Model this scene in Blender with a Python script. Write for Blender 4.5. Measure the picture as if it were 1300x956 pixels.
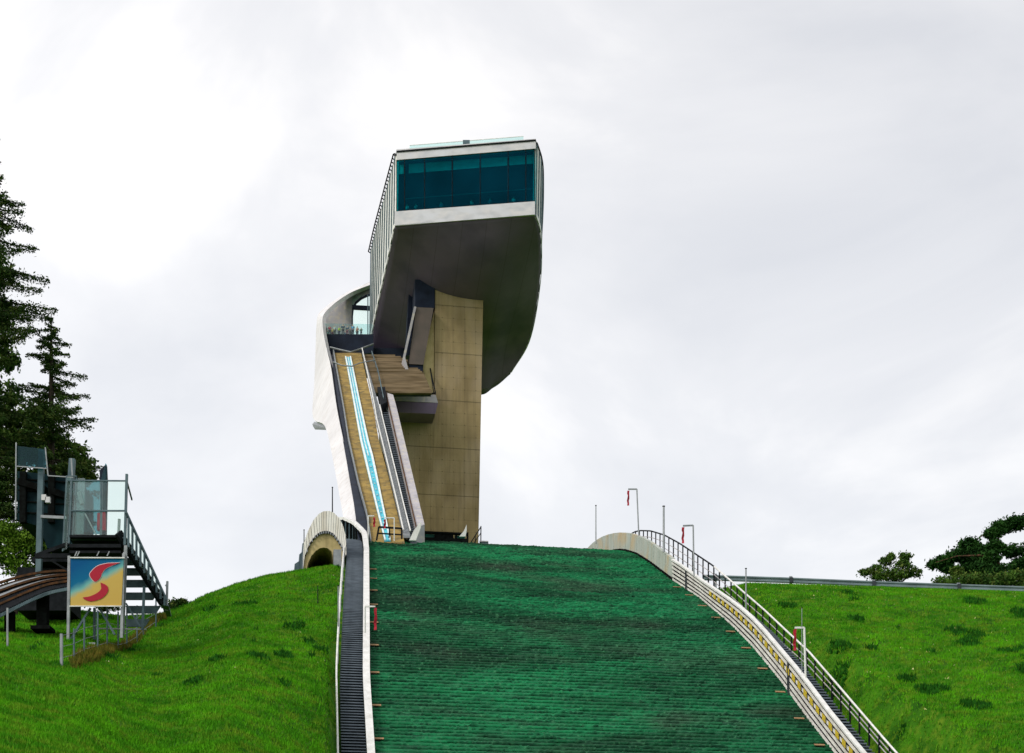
import bpy, bmesh, math, random
import numpy as np
from mathutils import Vector, Matrix
R = math.radians
random.seed(7); RNG = np.random.default_rng(7)
for o in list(bpy.data.objects): bpy.data.objects.remove(o, do_unlink=True)
sc = bpy.context.scene
C = sc.collection

# ------------------------------------------------------------------ camera
F, HZ = 2000.0, 1300.0            # focal length and eye-level row, in photograph pixels
cam = bpy.data.cameras.new('camera'); co = bpy.data.objects.new('camera', cam); C.objects.link(co)
co.rotation_euler = (R(90), 0, 0); co.location = (0, 0, 0)
cam.sensor_width = 36; cam.lens = F / 1300 * 36
cam.shift_y = (HZ - 478) / 1300
cam.clip_start = 0.5; cam.clip_end = 9000
sc.camera = co
# ------------------------------------------------------------------ world + sun + exposure
SUN_EL, SUN_AZ = 40, -70          # azimuth from +Y, negative = left of view
w = bpy.data.worlds.new('World'); sc.world = w; w.use_nodes = True
nt = w.node_tree; nt.nodes.clear(); N = nt.nodes.new; L = nt.links.new
sky = N('ShaderNodeTexSky'); sky.sky_type = 'NISHITA'; sky.sun_disc = False
sky.sun_elevation = R(SUN_EL); sky.sun_rotation = R(180 + 55); sky.air_density = 1.0; sky.dust_density = 3
bg1 = N('ShaderNodeBackground'); bg1.inputs[1].default_value = 0.05; L(sky.outputs[0], bg1.inputs[0])
tc = N('ShaderNodeTexCoord'); mp = N('ShaderNodeMapping'); mp.inputs['Scale'].default_value = (1, 1, 1.7); mp.inputs['Location'].default_value = (2.3, .4, 1.1)
L(tc.outputs['Generated'], mp.inputs[0])
no = N('ShaderNodeTexNoise'); no.inputs['Scale'].default_value = 3.4; no.inputs['Detail'].default_value = 6; no.inputs['Roughness'].default_value = .54; no.inputs['Distortion'].default_value = .5
L(mp.outputs[0], no.inputs[0])
rp = N('ShaderNodeValToRGB'); e = rp.color_ramp.elements
e[0].position = .34; e[0].color = (.735, .725, .72, 1); e[1].position = .60; e[1].color = (1.0, .965, .92, 1)
m_ = rp.color_ramp.elements.new(.5); m_.color = (.85, .83, .81, 1)
L(no.outputs['Fac'], rp.inputs[0])
sx = N('ShaderNodeSeparateXYZ'); L(tc.outputs['Generated'], sx.inputs[0])
mr = N('ShaderNodeMapRange'); mr.inputs[1].default_value = -.3; mr.inputs[2].default_value = .35; mr.inputs[3].default_value = 1.10; mr.inputs[4].default_value = .90
L(sx.outputs[0], mr.inputs[0])
vm = N('ShaderNodeVectorMath'); vm.operation = 'SCALE'; L(rp.outputs[0], vm.inputs[0]); L(mr.outputs[0], vm.inputs['Scale'])
bg2 = N('ShaderNodeBackground'); bg2.inputs[1].default_value = .96; L(vm.outputs[0], bg2.inputs[0])
ad = N('ShaderNodeAddShader'); L(bg1.outputs[0], ad.inputs[0]); L(bg2.outputs[0], ad.inputs[1])
wo = N('ShaderNodeOutputWorld'); L(ad.outputs[0], wo.inputs[0])
sl = bpy.data.lights.new('sun', 'SUN'); sl.energy = 1.5; sl.angle = R(12); sl.color = (1, .96, .9)
so = bpy.data.objects.new('sun', sl); C.objects.link(so)
sd = Vector((-math.sin(R(125)) * math.cos(R(SUN_EL)), math.cos(R(125)) * math.cos(R(SUN_EL)), math.sin(R(SUN_EL))))   # towards the sun: left, behind the camera
so.rotation_euler = sd.to_track_quat('Z', 'Y').to_euler()
sc.view_settings.view_transform = 'Standard'; sc.view_settings.look = 'None'
sc.view_settings.exposure = 0.0; sc.view_settings.gamma = 1
sc.render.engine = 'CYCLES'
sc.cycles.transparent_max_bounces = 12

# ------------------------------------------------------------------ geometry helpers
AX, AY = -math.sin(R(9.38)), math.cos(R(9.38))     # the hill's axis (uphill)
RX, RY = AY, -AX                                   # to its right
A3 = Vector((AX, AY, 0)); R3 = Vector((RX, RY, 0)); UP = Vector((0, 0, 1))
def P(px, py, Y): return Vector(((px - 650) / F * Y, Y, (HZ - py) / F * Y))
def HL(s, t, z): return Vector((AX * s + RX * t, AY * s + RY * t, z))
def S(px, py, t):                                  # on the hill plane t = const
    k = (px - 650) / F; s = (RX * t - k * RY * t) / (k * AY - AX)
    v = HL(s, t, 0); v.z = (HZ - py) / F * v.y; return v
def Q(px, py, s):                                  # on the plane s = const
    k = (px - 650) / F; t = (k * AY * s - AX * s) / (RX - k * RY)
    v = HL(s, t, 0); v.z = (HZ - py) / F * v.y; return v
def I(px, py, h=0):                                # on the plane of the inrun
    r = (HZ - py) / F; return P(px, py, 67.76 / (.732 - r)) + Vector((0, 0, h))
PS = [40, 62, 72, 82, 92, 100, 108, 114.1, 120.7, 126.6, 135.9, 145.9, 153.4, 159, 163.8, 167.9, 172, 176, 180, 190, 210]
PZ = [-1.6, -.9, 1.6, 6.0, 11.6, 16.6, 21.7, 25.8, 29.9, 33.2, 37.9, 42.4, 46.0, 48.5, 50.3, 51.6, 52.6, 53.4, 54.0, 54.6, 54.6]
def prof(s): return np.interp(s, PS, PZ)
TLs = [40, 80, 111, 150, 158, 160, 162, 164, 166, 167.5, 169, 190]; TLt = [6.0, 6.8, 8.2, 11.0, 11.4, 11.45, 11.3, 10.75, 9.9, 9.2, 8.8, 8.8]
def tL(s): return float(np.interp(s, TLs, TLt))
TR = 39.4

class MB:
    def __init__(s): s.v = []; s.f = []
    def add(s, vs, fs):
        n = len(s.v); s.v += [tuple(v) for v in vs]; s.f += [tuple(i + n for i in f) for f in fs]; return s
    def hexa(s, a, b):                             # two matching quads
        return s.add(list(a) + list(b), [(3, 2, 1, 0), (4, 5, 6, 7), (0, 1, 5, 4), (1, 2, 6, 5), (2, 3, 7, 6), (3, 0, 4, 7)])
    def box(s, c, sx, sy, sz, x=Vector((1, 0, 0)), y=Vector((0, 1, 0)), z=UP):
        c = Vector(c); x = x * sx / 2; y = y * sy / 2; z = z * sz / 2
        return s.hexa([c - x - y - z, c + x - y - z, c + x + y - z, c - x + y - z], [c - x - y + z, c + x - y + z, c + x + y + z, c - x + y + z])
    def prism(s, pts, d):
        pts = [Vector(p) for p in pts]; d = Vector(d); n = len(pts)
        return s.add(pts + [p + d for p in pts], [tuple(range(n))[::-1], tuple(range(n, 2 * n))] + [(i, (i + 1) % n, (i + 1) % n + n, i + n) for i in range(n)])
    def bar(s, a, b, wd, ht=None, up=UP):          # rectangular bar from a to b
        a = Vector(a); b = Vector(b); d = (b - a).normalized(); ht = ht or wd
        x = d.cross(up)
        if x.length < 1e-3: x = d.cross(Vector((0, 1, 0)))
        x.normalize(); z = x.cross(d).normalized(); x = x * wd / 2; z = z * ht / 2
        return s.hexa([a - x - z, a + x - z, a + x + z, a - x + z], [b - x - z, b + x - z, b + x + z, b - x + z])
    def tube(s, pts, r, n=7, r2=None):
        pts = [Vector(p) for p in pts]; k = len(pts); vs = []; fs = []
        for i, p in enumerate(pts):
            d = (pts[min(i + 1, k - 1)] - pts[max(i - 1, 0)]).normalized()
            x = d.cross(UP)
            if x.length < .05: x = d.cross(Vector((0, 1, 0)))
            x.normalize(); y = d.cross(x).normalized()
            rr = r if r2 is None else r + (r2 - r) * i / max(1, k - 1)
            for j in range(n):
                q = 2 * math.pi * j / n; vs.append(p + x * rr * math.cos(q) + y * rr * math.sin(q))
        for i in range(k - 1):
            for j in range(n): fs.append((i * n + j, i * n + (j + 1) % n, (i + 1) * n + (j + 1) % n, (i + 1) * n + j))
        fs.append(tuple(range(n))[::-1]); fs.append(tuple((k - 1) * n + j for j in range(n)))
        return s.add(vs, fs)
    def ribbon(s, A, B, d):                        # thick band between polylines A and B
        for i in range(len(A) - 1):
            q = [Vector(A[i]), Vector(A[i + 1]), Vector(B[i + 1]), Vector(B[i])]
            s.hexa(q, [p + Vector(d) for p in q])
        return s
    def strip(s, A, B, d):                         # as ribbon, but one welded skin (smooth)
        n = len(A); A = [Vector(p) for p in A]; B = [Vector(p) for p in B]; d = Vector(d)
        vs = A + B + [p + d for p in A] + [p + d for p in B]; fs = []
        for i in range(n - 1):
            fs += [(i, i + 1, n + i + 1, n + i), (2 * n + i, 3 * n + i, 3 * n + i + 1, 2 * n + i + 1),
                   (i, 2 * n + i, 2 * n + i + 1, i + 1), (n + i, n + i + 1, 3 * n + i + 1, 3 * n + i)]
        fs += [(0, n, 3 * n, 2 * n), (n - 1, 3 * n - 1, 4 * n - 1, 2 * n - 1)]
        return s.add(vs, fs)
    def build(s, name, mat, parent=None, smooth=False, fix=True):
        root = parent
        while root is not None and root.parent is not None: root = root.parent
        off = root.location.copy() if root is not None else Vector((0, 0, 0))
        me = bpy.data.meshes.new(name)
        me.from_pydata([tuple(Vector(v) - off) for v in s.v], [], s.f); me.update()
        if fix:
            b = bmesh.new(); b.from_mesh(me); bmesh.ops.recalc_face_normals(b, faces=b.faces); b.to_mesh(me); b.free()
        me.materials.append(mat)
        if smooth: me.polygons.foreach_set('use_smooth', [True] * len(me.polygons)); 
        o = bpy.data.objects.new(name, me); C.objects.link(o)
        if parent is not None: o.parent = parent
        return o
def npobj(name, V, Fq, mat, parent=None, smooth=False):
    root = parent
    while root is not None and root.parent is not None: root = root.parent
    V = np.asarray(V, float).reshape(-1, 3)
    if root is not None: V = V - np.array(root.location)
    Fq = np.asarray(Fq, np.int32); k = Fq.shape[1]
    me = bpy.data.meshes.new(name)
    me.vertices.add(len(V)); me.vertices.foreach_set('co', V.ravel())
    me.loops.add(Fq.size); me.loops.foreach_set('vertex_index', Fq.ravel())
    me.polygons.add(len(Fq)); me.polygons.foreach_set('loop_start', np.arange(0, Fq.size, k, dtype=np.int32))
    me.update(); me.validate(); me.materials.append(mat)
    if smooth: me.polygons.foreach_set('use_smooth', [True] * len(me.polygons))
    o = bpy.data.objects.new(name, me); C.objects.link(o)
    if parent is not None: o.parent = parent
    return o
def tag(o, label, cat, group=None):
    o['label'] = label; o['category'] = cat
    if group: o['group'] = group
    return o
def thing(name, label, cat, loc=(0, 0, 0), group=None):
    o = bpy.data.objects.new(name, None); C.objects.link(o); o.location = loc; o.empty_display_size = .5
    return tag(o, label, cat, group)
def copy_thing(o, loc, label):
    c = o.copy(); C.objects.link(c); c.location = loc; c['label'] = label
    for ch in [x for x in bpy.data.objects if x.parent == o]:
        d = ch.copy(); C.objects.link(d); d.parent = c
        for g in [x for x in bpy.data.objects if x.parent == ch]:
            h = g.copy(); C.objects.link(h); h.parent = d
    return c

# ------------------------------------------------------------------ materials
def mat(name, c1, c2=None, rough=.7, metal=0, scale=1.0, stretch=(1, 1, 1), lo=.35, hi=.65, bump=0, bscale=None, c3=None, scale3=6, detail=5, trans=0, spec=.3, stain=None, coat=0):
    m = bpy.data.materials.new(name); m.use_nodes = True; nt = m.node_tree; N = nt.nodes.new; L = nt.links.new
    b = nt.nodes['Principled BSDF']; b.inputs['Roughness'].default_value = rough; b.inputs['Metallic'].default_value = metal
    b.inputs['Specular IOR Level'].default_value = spec
    if coat: b.inputs['Coat Weight'].default_value = coat
    if c2 is None: c2 = tuple(x * .8 for x in c1)
    tc = N('ShaderNodeTexCoord'); mp = N('ShaderNodeMapping'); mp.inputs['Scale'].default_value = stretch; L(tc.outputs['Object'], mp.inputs[0])
    n = N('ShaderNodeTexNoise'); n.inputs['Scale'].default_value = scale; n.inputs['Detail'].default_value = detail; L(mp.outputs[0], n.inputs[0])
    r = N('ShaderNodeValToRGB'); r.color_ramp.elements[0].position = lo; r.color_ramp.elements[1].position = hi
    r.color_ramp.elements[0].color = (*c2, 1); r.color_ramp.elements[1].color = (*c1, 1); L(n.outputs[0], r.inputs[0])
    out = r.outputs[0]
    if c3 is not None:
        n3 = N('ShaderNodeTexNoise'); n3.inputs['Scale'].default_value = scale3; n3.inputs['Detail'].default_value = 3; L(mp.outputs[0], n3.inputs[0])
        r3 = N('ShaderNodeMapRange'); r3.inputs[1].default_value = .48; r3.inputs[2].default_value = .68; L(n3.outputs[0], r3.inputs[0])
        mx = N('ShaderNodeMix'); mx.data_type = 'RGBA'; L(r3.outputs[0], mx.inputs[0]); L(out, mx.inputs[6]); mx.inputs[7].default_value = (*c3, 1); out = mx.outputs[2]
    if stain is not None:                          # vertical runs of dirt
        ms = N('ShaderNodeMapping'); ms.inputs['Scale'].default_value = (2.2, 2.2, .12); L(tc.outputs['Object'], ms.inputs[0])
        ns = N('ShaderNodeTexNoise'); ns.inputs['Scale'].default_value = 1.0; ns.inputs['Detail'].default_value = 6; L(ms.outputs[0], ns.inputs[0])
        rs = N('ShaderNodeMapRange'); rs.inputs[1].default_value = .5; rs.inputs[2].default_value = .75; rs.inputs[4].default_value = stain[3]; L(ns.outputs[0], rs.inputs[0])
        mx = N('ShaderNodeMix'); mx.data_type = 'RGBA'; L(rs.outputs[0], mx.inputs[0]); L(out, mx.inputs[6]); mx.inputs[7].default_value = (*stain[:3], 1); out = mx.outputs[2]
    L(out, b.inputs['Base Color'])
    if bump:
        nb = N('ShaderNodeTexNoise'); nb.inputs['Scale'].default_value = bscale or scale * 4; nb.inputs['Detail'].default_value = 4; L(mp.outputs[0], nb.inputs[0])
        bp = N('ShaderNodeBump'); bp.inputs['Strength'].default_value = bump; bp.inputs['Distance'].default_value = .1; L(nb.outputs[0], bp.inputs['Height']); L(bp.outputs[0], b.inputs['Normal'])
    m['out'] = 1
    return m
def add_joints(m, sx, sz, width=.02, dark=.45, holes=False, rot=R(9.38)):
    """formwork / panel joints: thin dark lines on the (t, z) grid of the material"""
    nt = m.node_tree; N = nt.nodes.new; L = nt.links.new; b = nt.nodes['Principled BSDF']
    src = b.inputs['Base Color'].links[0].from_socket
    tc = N('ShaderNodeTexCoord'); mp = N('ShaderNodeMapping'); mp.inputs['Rotation'].default_value = (0, 0, -rot); L(tc.outputs['Object'], mp.inputs[0])
    sp = N('ShaderNodeSeparateXYZ'); L(mp.outputs[0], sp.inputs[0])
    last = None
    for i, (ax, per) in enumerate(((0, sx), (2, sz))):
        if not per: continue
        d = N('ShaderNodeMath'); d.operation = 'DIVIDE'; L(sp.outputs[ax], d.inputs[0]); d.inputs[1].default_value = per
        f = N('ShaderNodeMath'); f.operation = 'FRACT'; L(d.outputs[0], f.inputs[0])
        c = N('ShaderNodeMath'); c.operation = 'LESS_THAN'; L(f.outputs[0], c.inputs[0]); c.inputs[1].default_value = width / per
        k = N('ShaderNodeMath'); k.operation = 'MULTIPLY'; L(c.outputs[0], k.inputs[0]); k.inputs[1].default_value = dark if ax == 2 else dark * .5
        if last is None: last = k
        else:
            a = N('ShaderNodeMath'); a.operation = 'MAXIMUM'; L(last.outputs[0], a.inputs[0]); L(k.outputs[0], a.inputs[1]); last = a
    if holes:
        fx = []
        for ax, per in ((0, 1.55), (2, 1.62)):
            d = N('ShaderNodeMath'); d.operation = 'DIVIDE'; L(sp.outputs[ax], d.inputs[0]); d.inputs[1].default_value = per
            f = N('ShaderNodeMath'); f.operation = 'FRACT'; L(d.outputs[0], f.inputs[0])
            c = N('ShaderNodeMath'); c.operation = 'LESS_THAN'; L(f.outputs[0], c.inputs[0]); c.inputs[1].default_value = .15 / per; fx.append(c)
            c2 = N('ShaderNodeMath'); c2.operation = 'LESS_THAN'; L(f.outputs[0], c2.inputs[0]); c2.inputs[1].default_value = .05 / per
            k = N('ShaderNodeMath'); k.operation = 'MULTIPLY'; L(c2.outputs[0], k.inputs[0]); k.inputs[1].default_value = .22
            a = N('ShaderNodeMath'); a.operation = 'MAXIMUM'; L(last.outputs[0], a.inputs[0]); L(k.outputs[0], a.inputs[1]); last = a
        h = N('ShaderNodeMath'); h.operation = 'MULTIPLY'; L(fx[0].outputs[0], h.inputs[0]); L(fx[1].outputs[0], h.inputs[1])
        h2 = N('ShaderNodeMath'); h2.operation = 'MULTIPLY'; L(h.outputs[0], h2.inputs[0]); h2.inputs[1].default_value = .5
        a = N('ShaderNodeMath'); a.operation = 'MAXIMUM'; L(last.outputs[0], a.inputs[0]); L(h2.outputs[0], a.inputs[1]); last = a
    mx = N('ShaderNodeMix'); mx.data_type = 'RGBA'; L(last.outputs[0], mx.inputs[0]); L(src, mx.inputs[6]); mx.inputs[7].default_value = (.02, .018, .012, 1)
    L(mx.outputs[2], b.inputs['Base Color']); return m
def glass(name, tint, gl=.12, transp=.8, rough=.02, glc=(1, 1, 1)):
    m = bpy.data.materials.new(name); m.use_nodes = True; nt = m.node_tree; nt.nodes.clear(); N = nt.nodes.new; L = nt.links.new
    t = N('ShaderNodeBsdfTransparent'); t.inputs[0].default_value = (*tint, 1)
    g = N('ShaderNodeBsdfGlossy'); g.inputs[0].default_value = (*glc, 1); g.inputs['Roughness'].default_value = rough
    d = N('ShaderNodeBsdfDiffuse'); d.inputs[0].default_value = (*[x * .5 for x in tint], 1)
    n = N('ShaderNodeTexNoise'); n.inputs['Scale'].default_value = .8
    tc = N('ShaderNodeTexCoord'); L(tc.outputs['Object'], n.inputs[0])
    mth = N('ShaderNodeMath'); mth.operation = 'MULTIPLY'; n.inputs['Scale'].default_value = .15; L(n.outputs[0], mth.inputs[0]); mth.inputs[1].default_value = gl * 2
    m1 = N('ShaderNodeMixShader'); m1.inputs[0].default_value = 1 - transp; L(t.outputs[0], m1.inputs[1]); L(d.outputs[0], m1.inputs[2])
    m2 = N('ShaderNodeMixShader'); L(mth.outputs[0], m2.inputs[0]); L(m1.outputs[0], m2.inputs[1]); L(g.outputs[0], m2.inputs[2])
    o = N('ShaderNodeOutputMaterial'); L(m2.outputs[0], o.inputs[0]); return m

M = {}
M['grass_ground'] = mat('grass ground', (.045, .165, .004), (.013, .070, .002), .95, scale=.35, bump=1, bscale=5, c3=(.095, .18, .008), scale3=1.1, spec=.1, detail=10)
M['grass'] = mat('grass blades', (.085, .33, .003), (.03, .17, .002), .9, scale=.3, c3=(.12, .24, .010), scale3=.9, spec=.12, detail=8)
M['weed'] = mat('weeds', (.018, .115, .006), (.008, .065, .003), .9, scale=2, spec=.1)
M['dry'] = mat('dry grass', (.17, .13, .02), (.06, .10, .01), .95, scale=2, spec=.1)
M['flower'] = mat('flowers', (.6, .6, .35), (.5, .5, .1), .9, scale=9)
M['concrete'] = mat('concrete', (.36, .275, .140), (.235, .175, .085), .85, scale=.35, stretch=(1, 1, .6), c3=(.37, .29, .19), scale3=.16, bump=.25, bscale=4, stain=(.10, .075, .045, .35), detail=9)
add_joints(M['concrete'], 0, 6.5, .10, .55, True)
M['concrete_pale'] = mat('pale concrete', (.58, .47, .24), (.44, .35, .16), .85, scale=.8, bump=.2, stain=(.12, .1, .04, .4))
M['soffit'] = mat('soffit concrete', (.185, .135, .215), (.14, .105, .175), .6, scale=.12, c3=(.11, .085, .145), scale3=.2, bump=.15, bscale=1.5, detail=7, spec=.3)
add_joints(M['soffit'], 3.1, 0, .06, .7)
M['deck'] = mat('inrun deck', (.36, .245, .07), (.22, .15, .045), .85, scale=.7, stretch=(1, 1, 1), c3=(.16, .12, .05), scale3=1.3, bump=.3, detail=8)
add_joints(M['deck'], 0, 1.4, .05, .5)
M['ice'] = mat('ice track', (.06, .55, .68), (.02, .33, .45), .35, scale=1.2)
M['ice_white'] = mat('track edge white', (.8, .85, .85), (.6, .72, .74), .5, scale=2)
M['white'] = mat('white cladding', (.72, .71, .73), (.62, .61, .63), .55, scale=.25, stretch=(1, 1, .4), stain=(.45, .40, .36, .5))
add_joints(M['white'], 0, 2.3, .05, .10)
M['white_paint'] = mat('white painted metal', (.80, .80, .78), (.66, .66, .64), .45, scale=1.5, stain=(.4, .37, .3, .4))
M['fairing'] = mat('weathered white panels', (.88, .86, .81), (.80, .77, .70), .6, scale=.8, stain=(.34, .25, .13, .5))
M['fairing_green'] = mat('weathered pale green panels', (.43, .46, .42), (.36, .40, .36), .6, scale=.5, c3=(.47, .38, .24), scale3=.35, stain=(.30, .24, .14, .5))
M['parapet'] = mat('grey parapet', (.46, .44, .47), (.34, .33, .36), .6, scale=.7, c3=(.5, .46, .4), scale3=2)
M['steel'] = mat('galvanised steel', (.30, .32, .33), (.20, .22, .23), .45, .6, scale=2)
M['steel_teal'] = mat('blue grey steel', (.10, .15, .17), (.06, .10, .12), .5, .3, scale=1.5)
M['dark'] = mat('dark metal', (.016, .018, .022), (.008, .01, .012), .6, scale=2, spec=.04)
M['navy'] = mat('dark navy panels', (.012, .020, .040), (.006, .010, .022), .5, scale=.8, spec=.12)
M['black'] = mat('rubber black', (.01, .012, .012), (.006, .006, .006), .8, scale=3, spec=0)
M['fascia'] = mat('brushed metal fascia', (.56, .55, .55), (.44, .45, .47), .42, .35, scale=.7, stretch=(1, 1, 2), c3=(.54, .55, .58), scale3=.5)
M['step'] = mat('stair grating', (.16, .195, .235), (.115, .14, .17), .7, scale=1.2)
M['step_shadow'] = mat('stair shade and dark steel', (.05, .06, .07), (.035, .042, .05), .8, scale=2, spec=.12)  # dark tone painted for shade between treads; also serves dark plates and posts
M['wood'] = mat('weathered boards', (.26, .19, .11), (.15, .11, .065), .8, scale=1.2, stretch=(.3, .3, 4), c3=(.09, .06, .025), scale3=.5, bump=.2)
M['rust'] = mat('rusty steel', (.12, .055, .025), (.045, .028, .018), .85, 0, scale=2.5, spec=.05)
M['red'] = mat('red fabric', (.42, .012, .035), (.26, .008, .02), .8, scale=3)
M['yellow'] = mat('yellow paint', (.62, .46, .02), (.42, .32, .04), .6, scale=5)
M['slat'] = mat('grey white boards', (.80, .78, .74), (.62, .60, .57), .6, scale=.6, c3=(.52, .50, .46), scale3=1.2)
M['glass_front'] = glass('teal window glass', (.045, .58, .62), .02, 1.0, glc=(.03, .65, 1))
M['glass_pale'] = glass('pale glass', (.80, .95, .93), .07, .93)
M['glass_clear'] = glass('clear glass', (.93, 1.0, .97), .03, .98)
M['glass_dark'] = glass('dark glass', (.28, .50, .54), .03, .93, glc=(.5, .8, .9))
M['glass_deck'] = glass('deck glass', (.80, .92, .92), .02, .97)
M['ceiling_lit'] = mat('lit ceiling sheet', (.62, .78, .70), (.5, .66, .6), .8, scale=1)  # pale tone carries the light of the ceiling band
M['bark'] = mat('bark', (.045, .032, .022), (.02, .016, .012), .95, scale=4, bump=.5)
M['pinebark'] = mat('reddish bark', (.16, .08, .045), (.06, .035, .022), .95, scale=4, bump=.5)
M['needle'] = mat('spruce needles', (.055, .105, .022), (.02, .048, .012), .9, scale=.6, c3=(.075, .10, .020), scale3=1.2, spec=.1)
M['pine'] = mat('pine needles', (.028, .085, .016), (.012, .042, .010), .9, scale=.7, spec=.05)
M['leaf'] = mat('broad leaves', (.065, .14, .016), (.022, .065, .010), .85, scale=.8, c3=(.12, .15, .03), scale3=1.4, spec=.15)
M['leaf_bright'] = mat('bright leaves', (.12, .22, .015), (.05, .12, .008), .85, scale=.8, spec=.15)
M['skin'] = mat('skin', (.52, .32, .22), (.46, .27, .18), .6, scale=3)

# ------------------------------------------------------------------ ground
cx_px = [-3000, -200, 0, 100, 160, 200, 215, 240, 262, 300, 340, 380, 430, 470, 520, 880, 905, 950, 1100, 1300, 1500, 4000]
cx_y = [800, 772, 772, 776, 783, 781, 777, 768, 757, 742.5, 732, 725, 718, 722, 760, 765, 750, 742, 746, 753, 760, 800]
mm_px = [-200, 100, 200, 300, 430, 900, 1300]; mm_m = [.31, .34, .365, .41, .50, .50, .46]
def terrain(X, Y):
    X = np.asarray(X, float); Y = np.asarray(Y, float)
    Ye = np.maximum(Y, 40.0)
    px = 650 + F * X / Ye
    c = (HZ - np.interp(px, cx_px, cx_y)) / F; m = np.interp(px, mm_px, mm_m)
    Yc = 150.0; sa = .08; d = Y - Yc
    ds = -10 + 16 * (m - c) / (m - sa)
    def integ(q):                                  # integral of the slope from -10
        q1 = np.minimum(q + 10, 0) * m
        z = np.clip(q + 10, 0, 16); q2 = m * z + (sa - m) * z * z / 32
        q3 = np.maximum(q - 6, 0) * sa * np.exp(-np.maximum(q - 6, 0) / 60)
        return q1 + q2 + q3
    Z = c * (Yc + ds) + integ(d) - integ(ds)
    Z = Z - np.clip(Y - 230, 0, 1e9) * .25
    Z = Z + .35 * np.sin(X * .21 + Y * .13) * np.sin(Y * .17 - X * .05) * np.clip((148 - Y) / 15, 0, 1) + .12 * np.sin(X * 1.1 + 2 * np.sin(Y * .6)) * np.sin(Y * .9) * np.clip((150 - Y) / 10, 0, 1)
    Z = np.where(Z > 6, Z, 6 - 7.7 * (1 - np.exp(-(6 - np.minimum(Z, 6)) / 7.7)))
    s = AX * X + AY * Y; t = RX * X + RY * Y
    tl = np.interp(s, TLs, TLt)
    inside = np.clip((t - (tl - 3.2)) / .5, 0, 1) * np.clip((TR + 5.0 - t) / 2.2, 0, 1) * np.clip((s - 45) / 10, 0, 1)*(s < 205)
    Zs = prof(s) - .55
    return np.where(inside > 0, Z * (1 - inside) + np.minimum(Z * 0 + Zs, np.where(s > 160, np.minimum(Z, Zs), Zs)) * inside, Z)
def axis(lo, hi, step, far, g=1.25):
    v = list(np.arange(lo, hi + 1e-6, step)); d = step; x = hi
    while x < far: d *= g; x += d; v.append(x)
    d = step; x = lo
    while x > -far: d *= g; x -= d; v.insert(0, x)
    return np.array(v)
gx = axis(-72, 72, .8, 3500); gy = axis(60, 190, .8, 3500)
XX, YY = np.meshgrid(gx, gy); ZZ = terrain(XX, YY)
def gridfaces(ny, nx):
    i = np.arange(ny - 1)[:, None] * nx + np.arange(nx - 1)[None, :]; i = i.ravel()
    return np.stack([i, i + 1, i + 1 + nx, i + nx], 1)
g = npobj('ground', np.stack([XX, YY, ZZ], -1), gridfaces(*XX.shape), M['grass_ground'], smooth=True); g['kind'] = 'structure'

# grass blades, only as far as blades can be told apart
def tufts(n, pxr, Yr, hmin, hmax, wmul=1.0, blades=3, keep=None):
    px = RNG.uniform(*pxr, n); Y = RNG.uniform(*Yr, n); X = (px - 650) / F * Y
    t = RX * X + RY * Y; s = AX * X + AY * Y
    ok = (t < np.interp(s, TLs, TLt) - 2.5) | (t > TR + 2.4)
    if keep is not None: ok &= keep(X, Y, px)
    X = X[ok]; Y = Y[ok]; Z = terrain(X, Y) - .03; n = len(X); V = []; 
    for b in range(blades):
        a = RNG.uniform(0, 2 * np.pi, n); h = RNG.uniform(hmin, hmax, n); wd = h * .12 * wmul
        lean = RNG.uniform(.1, .6, n) * h; la = RNG.uniform(0, 2 * np.pi, n)
        ox = RNG.normal(0, .10, n); oy = RNG.normal(0, .10, n)
        p0 = np.stack([X + ox - np.cos(a) * wd, Y + oy - np.sin(a) * wd, Z], 1); p1 = np.stack([X + ox + np.cos(a) * wd, Y + oy + np.sin(a) * wd, Z], 1)
        p2 = np.stack([X + ox + np.cos(la) * lean, Y + oy + np.sin(la) * lean, Z + h], 1)
        V.append(np.stack([p0, p1, p2], 1))
    V = np.concatenate(V).reshape(-1, 3); return V, np.arange(len(V)).reshape(-1, 3)
def stuff(name, V, Fa, m): o = npobj(name, V, Fa, m); o['kind'] = 'stuff'; return o
V1, F1 = tufts(120000, (-30, 462), (76, 158), .08, .26, 1.5)
V2, F2 = tufts(110000, (860, 1340), (76, 158), .08, .26, 1.5)
V3, F3 = tufts(40000, (-60, 300), (42, 80), .10, .26, 1.3); V1 = np.concatenate([V1, V3])
stuff('grass', np.concatenate([V1, V2]), np.arange(len(V1) + len(V2)).reshape(-1, 3), M['grass'])
cl = [(RNG.uniform(-20, 430) if RNG.random() < .45 else RNG.uniform(1000, 1320), RNG.uniform(100, 146)) for _ in range(75)]
def nearcl(r):
    def k(X, Y, px):
        ok = np.zeros(len(X), bool)
        for p, y in cl: ok |= ((X - (p - 650) / F * y) ** 2 + (Y - y) ** 2 * .5) < r * r * (.06 + (p * 7.3 % 1) ** 3)
        return ok
    return k
V1, F1 = tufts(50000, (-30, 440), (96, 150), .15, .45, 2.0, keep=nearcl(.85)); V2, F2 = tufts(50000, (960, 1340), (96, 150), .15, .45, 2.0, keep=nearcl(1.0))
stuff('weeds', np.concatenate([V1, V2]), np.arange(len(V1) + len(V2)).reshape(-1, 3), M['weed'])
def dryline(X, Y, px):
    # along the fence below the lift station
    yy = np.interp(px, [90, 130, 170, 205], [99, 108, 122, 138]); return (np.abs(Y - yy) < 2.2) & (px > 92) & (px < 210)
V1, F1 = tufts(22000, (90, 212), (96, 142), .25, .7, .6, keep=dryline)
stuff('dry_grass', V1, F1, M['dry'])
V1, F1 = tufts(260, (960, 1340), (104, 146), .05, .16, 5, 2); V2, F2 = tufts(90, (80, 430), (100, 146), .05, .14, 5, 2)
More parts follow.
